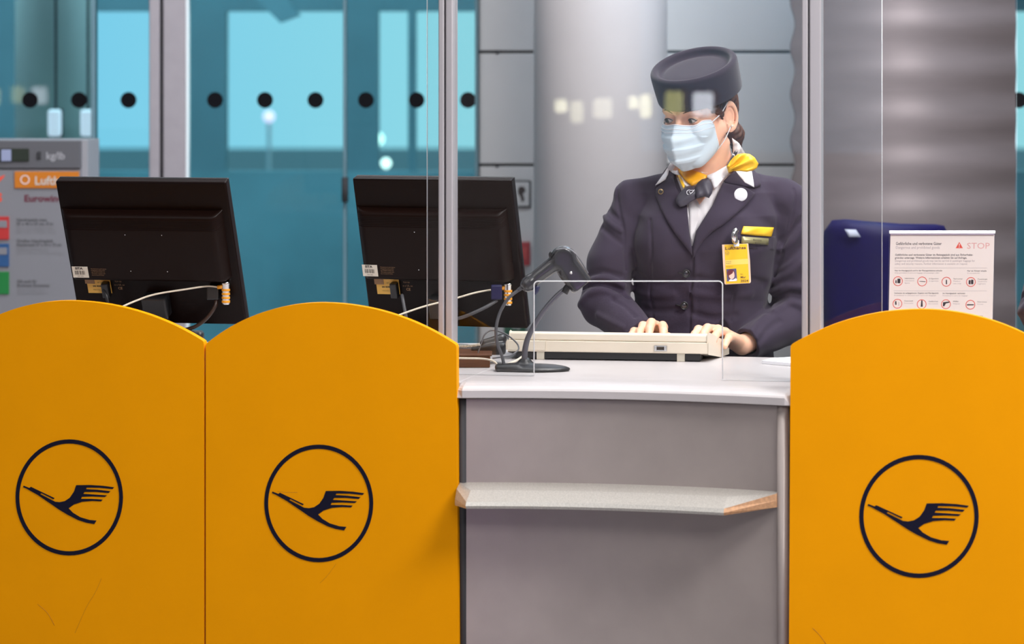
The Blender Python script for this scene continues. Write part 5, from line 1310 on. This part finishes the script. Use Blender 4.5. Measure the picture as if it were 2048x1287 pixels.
# mask -------------------------------------------------------------
def mask():
    nt2, ns2 = 46, 56; V_, F_ = [], []
    tk = [0, .10, .30, .55, .78, 1.0]
    Ut = np.interp(np.linspace(0, 1, nt2), tk, [-.014, -.024, -.046, -.075, -.102, -.126])
    Fc = np.interp(np.linspace(0, 1, nt2), tk, [.1035, .1105, .1240, .1210, .1120, .083])
    Wd = np.interp(np.linspace(0, 1, nt2), tk, [.064, .066, .067, .064, .054, .036])
    Fs = np.interp(np.linspace(0, 1, nt2), tk, [.040, .034, .026, .018, .014, .018])
    Us = np.interp(np.linspace(0, 1, nt2), tk, [.004, .003, .003, .004, .010, .018])
    for lay in (0, 1):
        for i in range(nt2):
            t = i / (nt2 - 1)
            pl = 0.0
            for c, a in ((.24, .0042), (.46, .0048), (.70, .0042)):
                x = (t - c) / .16
                if 0 <= x < 1: pl += a * (1 - x)
                elif -.04 < (t - c) / .16 < 0: pl += a * (1 + ((t - c) / .16) / .04)
            for j in range(ns2 + 1):
                s = -1 + 2 * j / ns2; a = abs(s)
                sharp = max(0, 1 - t * 1.6)
                prof = (1 - a ** 1.55) * (1 - .45 * sharp) + (1 - a) * .45 * sharp
                prof = prof if a < .999 else 0
                F0 = Fs[i] + (Fc[i] - Fs[i]) * prof
                S0 = Wd[i] * (math.sin(a * math.pi / 2) ** .92) * (.78 if s > 0 else -1)
                U0 = Ut[i] + Us[i] * a ** 2 - (.006 * max(0, 1 - a * 3) * (1 - t) if t < .3 else 0) * -1
                w2 = pl * (1 - a ** 6) + .0022 * max(0, 1 - a * 9) * min(1, t * 4)
                wr = .0009 * math.sin(s * 9 + t * 21) * (1 - a * .5)
                k = .0012 if lay == 0 else -.0012
                rr = np.array((F0, S0, 0)); nn = rr - np.array((.01, 0, 0)); nn = nn / (np.linalg.norm(nn) + 1e-9)
                V_.append(hl(*(np.array((F0, S0, U0)) + nn * (w2 + wr + k))))
    # rest on the face: nothing of the face comes through
    Pm = np.array(V_); N = nt2 * (ns2 + 1)
    for lay, clear in ((0, .0045), (1, .0020)):
        q = Pm[lay * N:(lay + 1) * N]
        for _ in range(4):
            d = head_sdf(q); e = 1e-4
            g = np.stack([(head_sdf(q + np.eye(3)[k] * e) - d) / e for k in range(3)], 1); g /= np.linalg.norm(g, axis=1)[:, None] + 1e-9
            q = q + g * np.maximum(0, clear - d)[:, None]
        Pm[lay * N:(lay + 1) * N] = q
    V_ = [tuple(a) for a in Pm]
    for i in range(nt2 - 1):
        for j in range(ns2):
            a = i * (ns2 + 1) + j; F_.append((a, a + ns2 + 1, a + ns2 + 2, a + 1)); F_.append((a + N, a + 1 + N, a + ns2 + 2 + N, a + ns2 + 1 + N))
    rim = [j for j in range(ns2 + 1)] + [(i) * (ns2 + 1) + ns2 for i in range(1, nt2)] + [(nt2 - 1) * (ns2 + 1) + j for j in range(ns2 - 1, -1, -1)] + [i * (ns2 + 1) for i in range(nt2 - 2, 0, -1)]
    for a, b_ in zip(rim, rim[1:] + rim[:1]): F_.append((a, b_, b_ + N, a + N))
    mi = [0] * len(F_)
    mo = mk('face_mask', V_, F_, [M_mask, M_maskw], ag, smooth=True, label='pale blue pleated face mask')
    P = np.array(V_)
    def line(i0, r_, nm):
        tube(nm, [P[i0 * (ns2 + 1) + j] + (P[i0 * (ns2 + 1) + j] - P[N + i0 * (ns2 + 1) + j]) * .2 for j in range(0, ns2 + 1, 4)], r_, M_maskw, mo, 6, 2)
    line(0, .0014, 'top_binding'); line(4, .0010, 'nose_wire_seam'); line(7, .0008, 'nose_wire_seam')
    for jj in (0, ns2):
        tube('side_binding', [P[i * (ns2 + 1) + jj] for i in range(0, nt2, 5)], .0014, M_maskw, mo, 6, 2)
    eu = P[2 * (ns2 + 1) + ns2]; ed_ = P[(nt2 - 12) * (ns2 + 1) + ns2]
    et, el_ = hl(-.010, .082, .024), hl(-.010, .084, -.036)
    tube('ear_loop', [eu, (eu + et) / 2 + HM @ np.array((0, .004, -.002)), et], .0013, M_maskw, mo, 8, 6)
    tube('ear_loop', [ed_, (ed_ + el_) / 2 + HM @ np.array((.002, .005, -.001)), el_], .0013, M_maskw, mo, 8, 6)
    return mo
mask()
# eyes ---------------------------------------------------------------
for s_ in (-1, 1):
    c_ = hl(.0705, .0325 * s_, -.001)
    V_, F_ = [], []; n1, n2 = 20, 28
    # gaze down and towards the screen side
    gz = HM @ np.array((.90, -.30, -.26)); gz /= np.linalg.norm(gz); qr = Vector(gz).to_track_quat('Z', 'Y').to_matrix().to_4x4()
    Mx = Matrix.Translation(c_.tolist()) @ qr
    prof = [(max(.0001, .0128 * math.sin(a)), -.0128 * math.cos(a)) for a in np.linspace(0, math.pi, n1)]
    ey_ = lathe('eyeball', prof, M_eye, ag, n2, Mx)
    lathe('iris', [(.0001, .01225), (.0060, .01135), (.0058, .0120), (.0001, .01325)], M_iris, ey_, 24, Mx)
    lathe('pupil', [(.0001, .0130), (.0024, .0129), (.0022, .01325), (.0001, .0135)], M_ink, ey_, 20, Mx)
    lid = [hl(.0705 + math.sqrt(max(0, .0146 ** 2 - a * a - b_ * b_)), (.0325 + a) * s_, -.001 + b_) for a, b_ in [(-.0115, -.003), (-.007, .0018), (0, .0036), (.006, .0024), (.0115, -.0012), (.0138, .0)]]
    tube('lashes', lid, [.0004, .0009, .0011, .0012, .0009, .0003], M_lash, ag, 6, 4)
    low = [hl(.0705 + math.sqrt(max(0, .0143 ** 2 - a * a - b_ * b_)), (.0325 + a) * s_, -.001 + b_) for a, b_ in [(-.0105, -.0042), (-.004, -.0072), (.003, -.0072), (.0115, -.0022)]]
    tube('lower_lashes', low, [.0003, .0005, .0005, .0003], M_lash, ag, 6, 4)
    brow = [hl(.088 - a * .28 - a * a * 5, (.014 + a) * s_, b_) for a, b_ in [(0, .0165), (.010, .0200), (.022, .0225), (.034, .0200), (.042, .0160)]]
    tube('eyebrow', brow, [.0015, .0022, .0020, .0015, .0004], mat('brow_brown', (.10, .03, .02), .7), ag, 8, 5)
er = lathe('earring', [(.0001, -.003), (.0025, -.002), (.0032, 0), (.0025, .002), (.0001, .003)], mat('pearl', (.85, .78, .70), .15, coat=.6), ag, 16, Matrix.Translation(hl(-.012, .087, -.034).tolist()))
# hair ---------------------------------------------------------------
def hair(p):
    q = (p - HO) @ HM; qa = np.stack([q[:, 0], np.abs(q[:, 1]), q[:, 2]], 1)
    d = ell(q, (-.020, 0, .034), (.100, .0815, .094))
    d = smin(d, ell(q, (-.070, 0, .000), (.050, .070, .072)), .02)
    # face and ears stay free
    n1 = np.array((.80, 0.0, -.50)); n1 = n1 / np.linalg.norm(n1)
    cut = (qa - np.array((.040, .066, .016))) @ np.array((.86, 0, -.51))
    d = smax(d, np.where(q[:, 2] > .05, cut - .02, cut), .006)
    earfree = ell(qa, (-.018, .086, -.012), (.017, .022, .034)); d = smax(d, -earfree, .003)
    d = smax(d, -ell(qa, (.030, .055, -.055), (.050, .040, .060)), .006)
    d = smin(d, cap(qa, (.036, .066, .034), (.012, .078, -.004), .013, .003), .010)
    # tail at the nape
    tl = cap(p, hl(-.088, .016, -.020), W(1470, 268, 7.30), .026, .020)
    tl = smin(tl, cap(p, W(1470, 268, 7.30), W(1474, 306, 7.33), .019, .010), .015)
    d = smin(d, tl, .012)
    d = d - .0012 * np.sin(q[:, 2] * 420 + q[:, 0] * 260 + 3 * np.sin(q[:, 0] * 60)) 
    d = smax(d, (p - HTOP) @ HAX + .019, .004)
    return d
c_ = HO
sdf_mesh(hair, c_ - np.array((.13, .12, .17)), c_ + np.array((.15, .16, .15)), .0018, 'hair', M_hair, ag)
# hat ----------------------------------------------------------------
ha = np.array((-math.tan(R(14.5)), -math.tan(R(22)) / math.cos(R(14.5)) * 1.0, 1.0)); ha /= np.linalg.norm(ha)
top = W(1386, 127, 7.19)
zr = Vector(ha); xr_ = Vector((1, 0, 0)); xr_ = (xr_ - zr * xr_.dot(zr)).normalized(); yr_ = zr.cross(xr_)
HMx = Matrix(((xr_.x, yr_.x, zr.x, top[0]), (xr_.y, yr_.y, zr.y, top[1]), (xr_.z, yr_.z, zr.z, top[2]), (0, 0, 0, 1)))
rr = .106
prof = [(.091, -.072), (.098, -.0795), (.1015, -.080), (.1035, -.076), (.1055, -.045), (rr + .0005, -.020), (rr, -.008), (rr - .003, -.0025), (rr - .007, 0), (rr - .012, -.0006), (rr - .0165, -.004), (rr - .020, -.011), (rr - .024, -.0155), (rr - .030, -.0165), (rr - .038, -.0145), (rr - .06, -.0125), (.0001, -.012)]
# denser profile keeps the felt edge soft
prof = [tuple(q[:2]) for q in catmull([(a, b_, 0) for a, b_ in prof], 4)]
prof = [(max(.0001, a), b_) for a, b_ in prof]
hat = lathe('pillbox_hat', prof, M_felt, ag, 96, HMx, sc=(1, .95), label='dark aubergine felt pillbox hat with sunken crown')
# lower body hidden by the desk --------------------------------------
def trou(p):
    d = ell(p, (W(1416, 0, 7.31)[0], 7.31, .86), (.165, .125, .14)); x0_ = W(1416, 0, 7.31)[0]
    for s_ in (-1, 1):
        hp, kn, an = (x0_ + .085 * s_, 7.31, .84), (x0_ + .090 * s_, 7.30, .47), (x0_ + .095 * s_, 7.33, .09)
        d = smin(d, cap(p, hp, kn, .085, .058), .03); d = smin(d, cap(p, kn, an, .058, .052), .02)
    return smax(d, .045 - p[:, 2], .003)
x0_ = W(1416, 0, 7.31)[0]
sdf_mesh(trou, (x0_ - .22, 7.14, .02), (x0_ + .22, 7.48, 1.0), .006, 'trousers', M_trou, ag)
for s_ in (-1, 1):
    sdf_mesh(lambda p: smax(smin(cap(p, (x0_ + .095 * s_, 7.35, .035), (x0_ + .105 * s_, 7.20, .022), .038, .030), cap(p, (x0_ + .095 * s_, 7.335, .09), (x0_ + .095 * s_, 7.335, .03), .036, .038), .02), .001 - p[:, 2], .002),
             (x0_ + .1 * s_ - .07, 7.14, -.02), (x0_ + .1 * s_ + .07, 7.42, .15), .004, 'shoe', M_shoe, ag)

# colleague at the next desk: the same build, copied piece by piece ----
nb = ag.copy(); COL.objects.link(nb); nb.location = (ag.location.x + 1.026, ag.location.y - .232, 0)
nb['label'] = 'colleague in navy jacket at the next desk, only her elbow at right picture edge'
skip = ('id_badge', 'name_tag')
for c_ in list(ag.children):
    if c_.name.split('.')[0] in skip: continue
    k_ = c_.copy(); COL.objects.link(k_); k_.parent = nb
    for g_ in c_.children:
        g2 = g_.copy(); COL.objects.link(g2); g2.parent = k_

# repeats share a group ---------------------------------------------
GROUPS = {'partition_panel': 'yellow desk partition panels', 'computer_monitor': 'black computer monitors on the desk', 'security_lock': 'security locks on the monitors',
          'monitor_cable': 'power cables of the monitors', 'video_cable': 'video cables of the monitors', 'screen_post': 'silver posts of the glass screen',
          'glass_screen': 'glass screens on the desks', 'street_lamp': 'outdoor lamps beyond the doors', 'lit_panel': 'lit panels in the lobby', 'hall_lamp': 'hall lamps mirrored in the glass',
          'desk_return': 'desk tops behind the panels', 'loose_cable': 'loose cables on the worktop', 'person': 'agents in navy uniform'}
for o in list(S.objects):
    if o.parent is None and o.name.split('.')[0] in GROUPS and 'label' in o: o['group'] = GROUPS[o.name.split('.')[0]]
